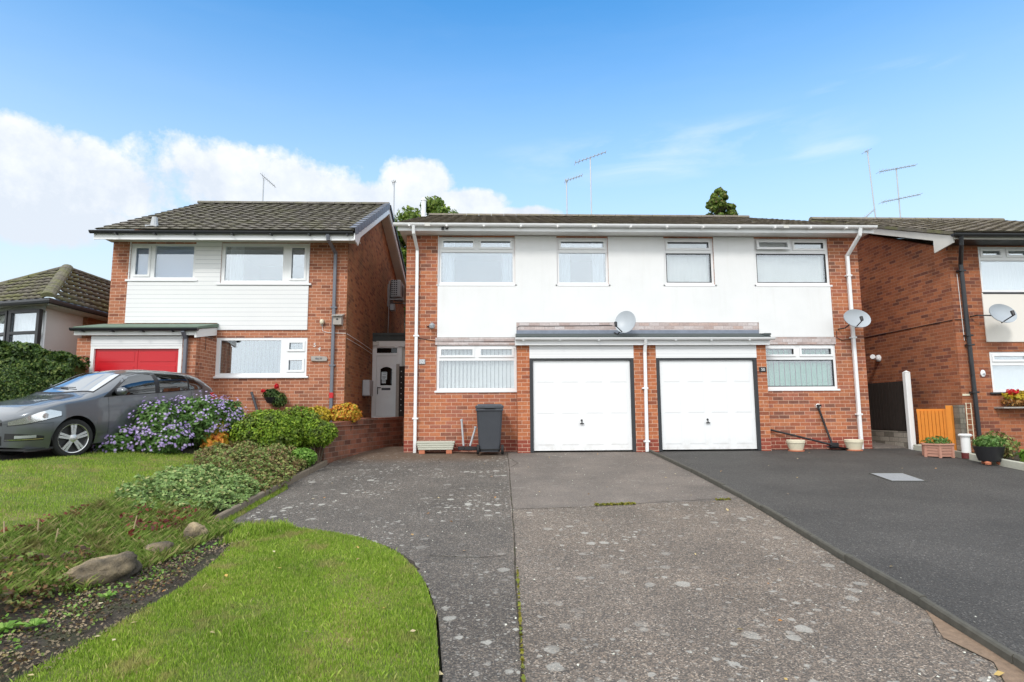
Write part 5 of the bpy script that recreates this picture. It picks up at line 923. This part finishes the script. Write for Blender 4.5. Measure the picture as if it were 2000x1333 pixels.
def moss(x0,x1,y0,y1,n,seed,label,sz=.02):
    rg=np.random.default_rng(seed); t_=rg.random(n); X=x0+(x1-x0)*t_; Y=y0+(y1-y0)*t_+rg.normal(0,.018,n); o=leafmesh(np.stack([X,Y,H(X,Y)-.03+rg.random(n)*.02],1),np.stack([rg.normal(0,.6,n),rg.normal(0,.6,n),np.ones(n)],1),rg,sz,1.4,'moss','moss_patch'); o['kind']='stuff'; o['label']=label; o['category']='moss'
moss(1.33,1.85,7.64,7.70,420,31,'yellow moss growing in the cross joint of the concrete drive'); moss(.175,.235,3.2,5.2,140,32,'moss and weeds in the long joint of the concrete drive',.018); moss(2.95,3.15,7.86,7.9,60,33,'small weeds in the joint next to the tarmac edging')
# rocks
def rock(c,r_,rot,label,seed):
    import bmesh
    bm=bmesh.new(); bmesh.ops.create_icosphere(bm,subdivisions=4,radius=1); rg=random.Random(seed); off=Vector((rg.random()*9,rg.random()*9,rg.random()*9))
    from mathutils import noise as mn
    for v in bm.verts:
        p=v.co.copy(); q=1+.30*mn.noise(p*1.2+off)-.16*abs(mn.noise(p*2.4+off))+.07*mn.noise(p*5.5+off)+.03*mn.noise(p*12+off); v.co=Vector((math.copysign(abs(p.x)**.8,p.x)*r_[0],math.copysign(abs(p.y)**.8,p.y)*r_[1],math.copysign(abs(p.z)**.75,p.z)*r_[2]))*q
    bmesh.ops.rotate(bm,verts=bm.verts,matrix=Matrix.Rotation(R(rot),3,'Z')@Matrix.Rotation(R(-10),3,'Y')); me=bpy.data.meshes.new('rock'); bm.to_mesh(me); bm.free(); o=fin('rock',me,'rock',None,True,label=label,category='rock',group='rocks along the bank'); o.location=c
rock((-2.98,4.92,h(-2.98,4.9)+.08),(.26,.11,.11),52,'largest tan rock with a dark hollow side, lying along the soil strip',1); rock((-2.93,5.60,h(-2.93,5.6)+.04),(.13,.09,.09),40,'middle rounded grey rock between the two others on the bank',2); rock((-2.83,6.05,h(-2.83,6.0)+.05),(.11,.08,.13),60,'farthest brown rock below the corner of the concrete drive',3)
def rosette(x,y,s,label,seed):
    rg=random.Random(seed); m_=MB(); z=h(x,y)+.02
    for i in range(9):
        a=2*pi*i/9+rg.uniform(-.2,.2); L=s*rg.uniform(.7,1.1); c=Vector((cos(a),sin(a),0)); w=Vector((-sin(a),cos(a),0)); b=Vector((x,y,z)); m_.add([b,b+c*L*.6+w*L*.25+Vector((0,0,L*.35)),b+c*L+Vector((0,0,L*.25)),b+c*L*.6-w*L*.25+Vector((0,0,L*.35))],[(0,1,2,3)])
    single(m_,'weed_plant','leaf_bright',label,'plant','low leafy weeds in the soil strip')
rosette(-2.86,4.05,.09,'bright green lobed weed below the big rock',1); rosette(-3.0,4.0,.10,'paler green lobed weed left of the bright one',2); rosette(-2.72,4.55,.07,'small green rosette weed at the lawn edge',3); rosette(-2.9,3.3,.08,'small weed near the bottom left corner',4)
for i,(x,y,hh) in enumerate([(-4.0,5.25,.2),(-3.92,5.5,.17),(-3.7,5.4,.16),(-3.35,5.9,.22)]):
    single(MB().tube([(x,y,h(x,y)),(x+.02*(i-1),y,h(x,y)+hh)],.006,6),'cut_stem','stick_tan',['first dry tan stem from the left on the bank','second dry tan stem from the left on the bank','third dry tan stem from the left, leaning right','tallest dry tan stem nearest the red leaves'][i],'stem','dry cut stems on the bank')
# ------------------------------------------------------------------ shrubs
def shrub(name,label,parts,cat='shrub',loc=None,stems=None,group=None):
    c0=parts[0][0]; t_=thing(name,label,cat,(c0[0],c0[1],h(c0[0],c0[1])),group)
    for i,(c,rad,n,size,mat,pn) in enumerate(parts): leaves(c,rad,n,size,mat,pn,t_,hash(label)%1000+i,shell=.72,lump=.16)
    m_=MB()
    for i in range(7):
        a=2*pi*i/7; c,rad=parts[0][0],parts[0][1]; m_.tube([(c[0]+.04*cos(a),c[1]+.04*sin(a),h(c[0],c[1])-.02),(c[0]+rad[0]*.6*cos(a),c[1]+rad[1]*.6*sin(a),c[2]+.1)],[.012,.005],5)
    m_.build('stem','bark',t_); return t_
random.seed(3)
import zlib
def hash(s): return zlib.crc32(s.encode())
shrub('lime_shrub','large clipped lime green shrub with a dark dry patch',[((-3.98,10.95,.48),(.66,.5,.44),9000,.032,'leaf_lime','foliage'),((-3.55,11.3,.56),(.50,.45,.42),6500,.032,'leaf_lime','foliage')])
shrub('small_lime_shrub','smaller rounded lime shrub against the brick retaining wall',[((-3.12,11.15,.50),(.34,.34,.26),4200,.03,'leaf_lime','foliage')])
shrub('green_clump','low fresh green leafy clump at the foot of the retaining wall',[((-3.22,10.6,.10),(.24,.24,.18),1700,.035,'leaf_bright','foliage')])
shrub('yellow_peony','yellow and amber autumn plant between asters and lime shrub',[((-4.78,10.75,.62),(.20,.2,.22),420,.07,'leaf_yellow','foliage'),((-4.72,10.6,.35),(.24,.2,.24),420,.075,'leaf_amber','foliage')],'plant')
shrub('golden_shrub','golden yellow shrub by the grey downpipe of number 54',[((-3.52,12.6,.80),(.30,.22,.2),1500,.04,'leaf_yellow','foliage')]); shrub('amber_shrub','orange and yellow shrub above the retaining wall corner',[((-3.02,12.75,.84),(.34,.25,.22),1900,.04,'leaf_amber','foliage')])
shrub('geranium','pink red geraniums behind the lime shrub',[((-3.88,12.5,.72),(.22,.15,.14),400,.045,'leaf_dark','foliage'),((-3.82,12.45,.86),(.14,.1,.07),170,.03,'petal_pink','flowers')],'plant')
shrub('dark_plant','dark leaved low plants along the wall of number 54',[((-4.5,12.9,.72),(.5,.2,.2),900,.05,'leaf_dark','foliage')],'plant')
t_=thing('hanging_basket','wall basket of green foliage with red geranium flowers below the window','basket',(-4.65,13.3,1.2)); m_=MB(); m_.lathe([(.03,1.06),(.13,1.08),(.19,1.18),(.2,1.2)],(-4.7,13.28,0),16); m_.build('basket','plastic_black',t_); leaves((-4.72,13.25,1.28),(.20,.13,.14),700,.035,'leaf_dark','foliage',t_,41); leaves((-4.56,13.22,1.15),(.2,.12,.17),800,.03,'leaf_hedge','foliage',t_,42); leaves((-4.62,13.2,1.44),(.06,.05,.06),90,.03,'petal_red','flowers',t_,43); leaves((-4.90,13.2,1.34),(.05,.05,.04),60,.03,'petal_red','flowers',t_,44)
# asters
AS=thing('aster_bush','large sprawling purple aster bush in full flower beside the car','flowering bush',(-5.2,10.5,h(-5.2,10.5)))
CL=[((-5.9,9.85,.42),(.36,.35,.32)),((-5.5,10.15,.66),(.50,.45,.44)),((-5.02,10.6,.74),(.50,.45,.46)),((-4.72,10.95,.74),(.36,.36,.40)),((-5.35,10.0,.42),(.5,.3,.3))]
rg=np.random.default_rng(77); FL=[];FN=[];ST=MB()
for i,(c,rad) in enumerate(CL):
    leaves(c,[r_*.93 for r_ in rad],2900,.034,'leaf_mid','foliage',AS,50+i,shell=.35,lump=.15,aspect=3)
    d_=rg.normal(size=(850,3)); d_/=np.linalg.norm(d_,axis=1)[:,None]; d_=d_[(d_[:,2]>-.45)&(d_[:,1]<.5)]; cl_=np.sin(d_[:,0]*7+i)*np.sin(d_[:,2]*8+i*2)+.25*rg.normal(size=len(d_)); d_=d_[cl_>-.12]
    p=np.array(c)+d_*np.array(rad)*rg.uniform(.9,1.13,len(d_))[:,None]; FL.append(p); FN.append(d_+rg.normal(0,.25,d_.shape)+np.array([0,-.35,.5]))
    for q in p[::9]: ST.tube([(c[0]+(q[0]-c[0])*.3,c[1]+(q[1]-c[1])*.3,h(c[0],c[1])),tuple(q)],[.005,.002],4,False)
FL=np.concatenate(FL); FN=np.concatenate(FN); FN/=np.linalg.norm(FN,axis=1)[:,None]; a=np.cross(FN,rg.normal(size=FN.shape)); a/=np.linalg.norm(a,axis=1)[:,None]; b=np.cross(FN,a); n=len(FL); V_=[];F_=[]; sz=rg.uniform(.018,.029,n)
K=14; ring=[FL+ (a*cos(2*pi*j/K)+b*sin(2*pi*j/K))*(sz*(1 if j%2==0 else .45))[:,None]+FN*(.004 if j%2 else 0) for j in range(K)]
V_=np.stack([FL]+ring,1).reshape(-1,3); base=np.arange(n)[:,None]*(K+1); F_=np.concatenate([np.stack([base[:,0],base[:,0]+1+j,base[:,0]+1+(j+1)%K],1) for j in range(K)])
npmesh('flowers',V_,F_,'petal_purple',AS,kind='stuff'); ST.build('stem','leaf_dark',AS)
eye=leafmesh(FL+FN*.006,FN,rg,.007,1,'leaf_yellow','flower_eyes',AS,kind='stuff')
# hedges, railing
def hedge(name,label,x0,x1,y0,y1,z0_,ztf,n,seed,mat='leaf_hedge',size=.055):
    t_=thing(name,label,'hedge',((x0+x1)/2,(y0+y1)/2,z0_)); rg=np.random.default_rng(seed); X=rg.uniform(x0,x1,n); Yy=rg.uniform(y0,y1,n); top=ztf(X)+.06*np.sin(X*9)*np.sin(Yy*7); Z=z0_+(top-z0_)*rg.random(n)**.6
    side=rg.random(n)<.55; Yy=np.where(side,y0+.12*rg.random(n)**2+.05*np.sin(X*8+Z*9)+.03*np.sin(Z*17),Yy); Z=np.where(~side,top-.12*rg.random(n)**2,Z); X=np.where(rg.random(n)<.1,x1-.05*rg.random(n),X)
    k=Z<ztf(X)+.08; X,Yy,Z=X[k],Yy[k],Z[k]; n=len(X); nrm=rg.normal(0,.6,(n,3))+np.where(side[k][:,None],np.array([[0,-1,.2]]),np.array([[0,-.2,1]])); nrm/=np.linalg.norm(nrm,axis=1)[:,None]
    leafmesh(np.stack([X,Yy,Z],1),nrm,rg,size,1.4,mat,'foliage',t_); m_=MB(); k=12; V_=[]
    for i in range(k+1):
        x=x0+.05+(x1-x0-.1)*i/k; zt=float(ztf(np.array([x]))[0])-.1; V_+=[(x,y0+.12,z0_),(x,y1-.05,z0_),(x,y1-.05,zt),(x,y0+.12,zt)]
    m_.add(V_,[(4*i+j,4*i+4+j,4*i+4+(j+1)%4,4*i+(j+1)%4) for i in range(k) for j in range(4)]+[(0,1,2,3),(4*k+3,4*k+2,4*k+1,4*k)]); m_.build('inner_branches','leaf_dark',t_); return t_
hedge('ivy_hedge','tall dark leafy hedge in front of the bungalow windows',-12.5,-8.12,11.9,12.45,.4,lambda x:np.where(x<-9.2,2.24+.04*np.sin(x*3),2.24-(x+9.2)*.30),26000,61); hedge('clipped_hedge','lower clipped rounded hedge at the left edge behind the car bonnet',-10.5,-7.72,10.45,11.2,.3,lambda x:1.74-np.clip(x+8.75,0,2)**2*.62,30000,62,'leaf_hedge',.032)
t_=thing('garden_railing','thin grey iron railing between hedge and car','railing',(-8.0,11.5,.4)); m_=MB()
for i,x in enumerate(np.arange(-8.25,-7.3,.10)): m_.tube([(x,11.6,.4),(x+.02*(i%2),11.6,1.42)],.010,6)
m_.tube([(-8.3,11.6,1.36),(-7.25,11.6,1.36)],.012,6); m_.tube([(-8.3,11.6,.6),(-7.25,11.6,.6)],.012,6); m_.build('bars','galvanised',t_)
# ------------------------------------------------------------------ trees
def tree(name,label,x,y,z0_,htop,rx,n,seed,mat='leaf_tree',size=.13,con=False):
    t_=thing(name,label,'tree',(x,y,z0_),'trees behind the houses'); rg=np.random.default_rng(seed); m_=MB(); m_.tube([(x,y,z0_),(x+.1,y,z0_+htop*.5),(x,y,z0_+htop*.93)],[.25,.16,.03],8); C_=[]
    if con:
        for i in range(90):
            t=rg.random()**.6; zz=z0_+htop*(.25+.75*t); rr=rx*(1-t)**.66+.03; a=rg.uniform(0,2*pi); q=(x+rr*cos(a)*.8,y+rr*sin(a)*.8,zz-.15*rr); m_.tube([(x,y,zz),q],[.03,.01],4); C_.append((q,(.5*(1.1-t)+.12,.5*(1.1-t)+.12,.3*(1.1-t)+.12)))
    else:
        for i in range(34):
            d_=rg.normal(size=3); d_/=np.linalg.norm(d_); d_[2]=abs(d_[2])*.9-.25; q=(x+d_[0]*rx*rg.uniform(.45,.95),y+d_[1]*rx*rg.uniform(.45,.9),z0_+htop*.68+d_[2]*htop*.33*rg.uniform(.6,1.)); m_.tube([(x,y,z0_+htop*.45),q],[.06,.015],5); s=rx*rg.uniform(.16,.30); C_.append((q,(s,s,s*.75)))
    m_.build('trunk','bark',t_); P_,N_=[],[]
    for q,rad in C_:
        k=n//len(C_); d_=rg.normal(size=(k,3)); d_/=np.linalg.norm(d_,axis=1)[:,None]; P_.append(np.array(q)+d_*np.array(rad)*rg.uniform(.4,1.15,k)[:,None]); N_.append(d_+rg.normal(0,.6,(k,3)))
    P_=np.concatenate(P_);N_=np.concatenate(N_);N_/=np.linalg.norm(N_,axis=1)[:,None]; leafmesh(P_,N_,rg,size,1.4,mat,'crown',t_)
tree('broadleaf_tree','loose green tree crown rising over the left end of the middle roof',-2.6,28,.8,11.2,2.8,22000,71); tree('broadleaf_tree','dark tree seen through the gap under the middle house eave',-3.2,25.5,.8,6.9,1.9,12000,72,'leaf_hedge'); tree('conifer_tree','pointed conifer tip showing above the middle of the ridge',13.0,32,.9,12.3,3.4,22000,73,'leaf_conifer',.11,True)
# ------------------------------------------------------------------ car
CAR=thing('parked_car','dark grey five-door hatchback parked on the driveway of number 54','car',(0,0,0))
def ip(x,pts):
    return np.interp(x,[p[0] for p in pts],[p[1] for p in pts])
def sm(pts,n=200):
    xs=np.linspace(pts[0][0],pts[-1][0],n); ys=np.interp(xs,[p[0] for p in pts],[p[1] for p in pts]); k=np.hanning(9); k/=k.sum(); yp=np.pad(ys,4,mode='reflect',reflect_type='odd'); return list(zip(xs,np.convolve(yp,k,'valid')))
ZT=sm([(0,.66),(.06,.73),(.25,.84),(.6,.925),(.95,.985),(1.05,1.02),(1.74,1.35),(2.05,1.405),(2.4,1.42),(2.9,1.405),(3.30,1.365),(3.45,1.32),(3.80,1.06),(3.92,.93),(3.97,.80)])
ZB=sm([(0,.60),(.06,.655),(.25,.745),(.6,.835),(1.05,.885),(1.4,.915),(2.4,.95),(3.3,.99),(3.62,1.02),(3.80,.97),(3.92,.86),(3.97,.76)])
HW=sm([(0,.34),(.03,.52),(.08,.64),(.17,.725),(.32,.785),(.6,.83),(1.2,.842),(3.1,.842),(3.5,.825),(3.75,.77),(3.9,.70),(3.97,.62)])
NE=3.1
def side(x,z):   # half width of body at height z (any z)
    zb=ip(x,ZB); zt=ip(x,ZT); hw=ip(x,HW); lo=hw*(1-.10*np.clip((.55-z)/.35,0,1)**2-.035*np.clip((z-.55)/.4,0,1.2)**2); hb=hw*(1-.035*np.clip((zb-.55)/.4,0,1.2)**2)
    t=np.clip((z-zb)/np.maximum(zt-zb,1e-3),0,1); return np.where(z<=zb,lo,hb*(1-t**NE)**(1/NE))
def topz(x,y):
    zb=ip(x,ZB); zt=ip(x,ZT); hw=ip(x,HW); hb=hw*(1-.035*np.clip((zb-.55)/.4,0,1.2)**2); q=np.clip(np.abs(y)/hb,0,1); return zb+(zt-zb)*(1-q**NE)**(1/NE)
WX=(.80,3.27); WZ=.30; AR=.355
def zbot(x):
    b=.185+.05*np.clip((.25-x)/.25,0,1)
    for c in WX:
        if abs(x-c)<AR: b=max(b,WZ+sqrt(AR*AR-(x-c)**2))
    return b
xs=sorted(set(list(np.linspace(0,.2,14))+list(np.linspace(.2,3.97,150))+[c+AR*cos(a) for c in WX for a in np.linspace(0,pi,25)])); NL,NU=16,14; rows=[]
for x in xs:
    zb=float(ip(x,ZB)); z0_=zbot(x); pr=[]
    for i in range(NL+1): z=z0_+(zb-z0_)*i/NL; pr.append((float(side(x,z)),z))
    hb=pr[-1][0]; zt=float(ip(x,ZT))
    for i in range(1,NU+1): a=pi/2*i/NU; pr.append((hb*max(cos(a),0)**(2/NE),zb+(zt-zb)*sin(a)**(2/NE)))
    rows.append(pr)
m_=MB(); np_=len(rows[0]); full=[[(x,-y,z) for y,z in pr]+[(x,y,z) for y,z in pr[-2::-1]] for x,pr in zip(xs,rows)]; W_=len(full[0]); V_=[v for r_ in full for v in r_]
m_.add(V_,[(i*W_+j,i*W_+j+1,(i+1)*W_+j+1,(i+1)*W_+j) for i in range(len(xs)-1) for j in range(W_-1)]+[tuple(range(W_)),tuple((len(xs)-1)*W_+j for j in range(W_))[::-1]])
body=m_.build('body','car_paint',CAR); smooth_angle(body,35)
fl_=MB(); fl_.box(.1,3.9,-.72,.72,.17,.2); 
for c in WX:
    for s in(-1,1):
        n=18; V_=[(c+AR*cos(pi*j/n),s*yy,WZ+AR*sin(pi*j/n)) for j in range(n+1) for yy in(.50,.80)]; fl_.add(V_,[(2*j,2*j+1,2*j+3,2*j+2) for j in range(n)]); fl_.add([(c+AR*cos(pi*j/n),s*.5,WZ+AR*sin(pi*j/n)) for j in range(n+1)],[tuple(range(n+1))])
fl_.build('underbody','plastic_black',CAR)
def sidepatch(x0,x1,zl,zh,s,off,mat,name,parent=None,nx=24,nz=8):
    V_=[];F_=[]
    for i in range(nx+1):
        x=x0+(x1-x0)*i/nx; a,b=zl(x),zh(x)
        for j in range(nz+1): z=a+(b-a)*j/nz; V_.append((x,s*(float(side(x,z))+off),z))
    F_=[(i*(nz+1)+j,i*(nz+1)+j+1,(i+1)*(nz+1)+j+1,(i+1)*(nz+1)+j) for i in range(nx) for j in range(nz)]
    o=MB().add(V_,F_).build(name,mat,parent or CAR,True); return o
bz=lambda x:float(ip(x,ZB))+.035
rt_=lambda x:float(ip(x,ZT))-.095
for s in(-1,1):
    dl=sidepatch(1.28,3.46,lambda x:bz(x)-.014,lambda x:max(bz(x)-.012,min(rt_(x)+.02,bz(1.3)+(x-1.27)*.66,bz(3.5)+(3.50-x)*.85)),s,.002,'plastic_black','window_surround')
    sidepatch(1.42,2.30,bz,lambda x:max(bz(x)+.002,min(rt_(x),bz(1.3)+(x-1.34)*.66)),s,.006,'glass_dark','side_window')
    sidepatch(2.40,3.06,bz,lambda x:rt_(x),s,.006,'glass_dark','side_window'); sidepatch(3.10,3.44,bz,lambda x:max(bz(x)+.002,min(rt_(x),bz(3.5)+(3.44-x)*.85)),s,.006,'glass_dark','quarter_window')
    hl=sidepatch(.02,.56,lambda x:.55+.12*x/.56,lambda x:max(.58+.11*x/.56,float(ip(x,ZB))-.012-max(0,x-.40)*.5),s,.006,'chrome','headlight',nz=6)
    sidepatch(.02,.55,lambda x:.548+.12*x/.56,lambda x:max(.577+.11*x/.56,float(ip(x,ZB))-.01-max(0,x-.40)*.5),s,.014,'lens','lens',hl)
    sidepatch(.015,.57,lambda x:.538+.12*x/.56,lambda x:.550+.12*x/.56,s,.012,'plastic_black','lamp_trim',hl,nz=1)
    for q in(.16,.34): m_=MB(); y_=s*(float(side(q,.66))+.012); m_.lathe([(.045,0),(.04,.01),(.0,.012)],(0,0,0),16,'y'); m_.v=[(a+q,y_-s*b,c*.9+.665+.1*(q-.2)) for a,b,c in m_.v]; m_.build('reflector','alloy',hl)
    fg=sidepatch(.01,.34,lambda x:.32,lambda x:.44-.06*x/.34,s,.003,'plastic_black','fog_lamp_recess',nz=4); sidepatch(.05,.24,lambda x:.355,lambda x:.405,s,.010,'lens','fog_lamp',fg,nz=2); sidepatch(.05,.24,lambda x:.36,lambda x:.40,s,.006,'plastic_grey','bulb_reflector',fg,nz=2); sidepatch(.01,.33,lambda x:.335,lambda x:.345,s,.012,'chrome','trim_strip',fg,nz=1)
    sidepatch(3.68,3.93,lambda x:.78,lambda x:.95-.1*max(0,x-3.8),s,.006,'tail_lens','tail_light',nz=3)
    # seams
    for xq,za,zb_ in((1.36,.22,.93),(2.36,.22,.95),(3.15,.55,.99)): sidepatch(xq-.003,xq+.003,lambda x:za,lambda x:zb_,s,.0015,'plastic_black','door_seam',nx=1,nz=10)
    sidepatch(.0,.46,lambda x:.565,lambda x:.570,s,.0015,'plastic_black','bumper_seam',nz=1); sidepatch(1.2,2.9,lambda x:.30,lambda x:.335,s,.012,'car_paint','sill_moulding',nz=2)
    mr=MB(); mr.lathe([(.0,-.11),(.05,-.10),(.075,-.05),(.08,.02),(.07,.09),(.0,.11)],(0,0,0),18,'y'); mr.v=[(a*.8+1.52,s*.93+b,c*.85+1.02) for a,b,c in mr.v]; mo_=mr.build('door_mirror','car_paint',CAR,True); MB().tube([(1.52,s*.80,.965),(1.52,s*.90,.985)],.02,8).build('stalk','plastic_black',mo_)
    for q,xq in((0,2.22),(1,3.02)): MB().box(xq-.10,xq+.06,s*float(side(xq,.80))-.012,s*float(side(xq,.80))+.02*s+.012,.80,.825,.006).build('door_handle','car_paint',CAR)
# windscreen, rear screen, bonnet seam
def toppatch(fx0,fx1,y0f,off,mat,name,nx=20,ny=24):
    V_=[]
    for i in range(nx+1):
        t=i/nx
        for j in range(ny+1): yy=(2*j/ny-1)*y0f(t); x=fx0(yy)+(fx1(yy)-fx0(yy))*t; V_.append((x-off*.5,yy,float(topz(x,yy))+off))
    return MB().add(V_,[(i*(ny+1)+j,(i+1)*(ny+1)+j,(i+1)*(ny+1)+j+1,i*(ny+1)+j+1) for i in range(nx) for j in range(ny)]).build(name,mat,CAR,True)
toppatch(lambda y:1.03+.22*y*y,lambda y:1.77+.05*y*y,lambda t:.735-.15*t,.004,'plastic_black','windscreen_surround'); toppatch(lambda y:1.055+.22*y*y,lambda y:1.75+.05*y*y,lambda t:.715-.145*t,.008,'windscreen_glass','windscreen')
toppatch(lambda y:3.48-.05*y*y,lambda y:3.76-.05*y*y,lambda t:.55+.05*t,.006,'glass_dark','rear_window')
for s in(-1,1): MB().tube([(1.16,s*.1-.2,float(topz(1.16,s*.1-.2))+.03),(1.2,s*.1+.22,float(topz(1.2,s*.1+.22))+.025)],.008,6).build('wiper','plastic_black',CAR)
for s in(-1,1):
    V_=[]
    for i in range(21): x=.10+1.02*i/20; y=s*(.50+.19*(i/20)**.8); z=float(topz(x,y))+.001; V_+=[(x,y-.002,z),(x,y+.002,z)]
    MB().add(V_,[(2*i,2*i+2,2*i+3,2*i+1) for i in range(20)]).build('bonnet_seam','plastic_black',CAR)
MB().box(-.012,.005,-.33,.33,.55,.60,.004).build('grille','plastic_black',CAR); MB().box(-.014,.004,-.33,.33,.26,.40,.01).build('lower_grille','plastic_black',CAR); MB().box(-.02,-.008,-.26,.26,.42,.53).build('number_plate','paint_white',CAR)
def wheel(cx_,s):
    y1=s*.80; w=MB(); st_=R(-12) if cx_<1 else 0
    def steer(m_): m_.v=[((x-cx_)*cos(st_)-(y-s*.72)*sin(st_)+cx_,(x-cx_)*sin(st_)+(y-s*.72)*cos(st_)+s*.72,z) for x,y,z in m_.v]; return m_
    w.lathe([(.222,.012),(.232,.0),(.27,-.002),(.294,.012),(.303,.04),(.303,.15),(.29,.18),(.2,.18)],(0,0,0),40,'y',cap=False); w.v=[(a+cx_,y1-s*b,c+WZ) for a,b,c in w.v]
    t_=steer(w).build('wheel','rubber',CAR); smooth_angle(t_,30)
    r_=MB(); r_.lathe([(.231,.006),(.225,-.004),(.215,.004),(.208,.06),(.205,.12)],(0,0,0),40,'y',cap=False)
    for k in range(5):
        a=2*pi*k/5+.3
        for d_ in(-.12,.12):
            p0=(.055*cos(a+d_*2.2),.055*sin(a+d_*2.2)); p1=(.218*cos(a+d_),.218*sin(a+d_)); dx,dy=p1[0]-p0[0],p1[1]-p0[1]; L=math.hypot(dx,dy); nx_,ny_=-dy/L*.0155,dx/L*.0155
            P_=[(p0[0]+nx_,p0[1]+ny_),(p0[0]-nx_,p0[1]-ny_),(p1[0]-nx_*1.25,p1[1]-ny_*1.25),(p1[0]+nx_*1.25,p1[1]+ny_*1.25)]; r_.prism(P_,.006,.03,'y')
    r_.lathe([(.0,.0),(.03,.0),(.066,.008),(.07,.03)],(0,0,0),20,'y',cap=False); r_.v=[(a+cx_,y1-s*b+s*.004,c+WZ) for a,b,c in r_.v]; smooth_angle(steer(r_).build('rim','alloy',t_),30)
    bd_=MB(); bd_.lathe([(0,.07),(.207,.07)],(0,0,0),30,'y',cap=False); bd_.v=[(a+cx_,y1-s*b,c+WZ) for a,b,c in bd_.v]; steer(bd_).build('brake_disc','plastic_black',t_)
for c in WX:
    for s in(-1,1): wheel(c,s)
TH=R(70); CS=.88; c,s=cos(TH),sin(TH); wp=Vector((-6.03,9.06)); lx,ly=.80*CS,-.80*CS
ox=wp.x-(lx*c-ly*s); oy=wp.y-(lx*s+ly*c); tilt=R(3.2)
CAR.rotation_euler=(0,-tilt,TH); CAR.location=(ox,oy,h(wp.x,wp.y)-.02-.80*CS*sin(tilt)); CAR.scale=(CS,CS,CS*1.05)
MB()
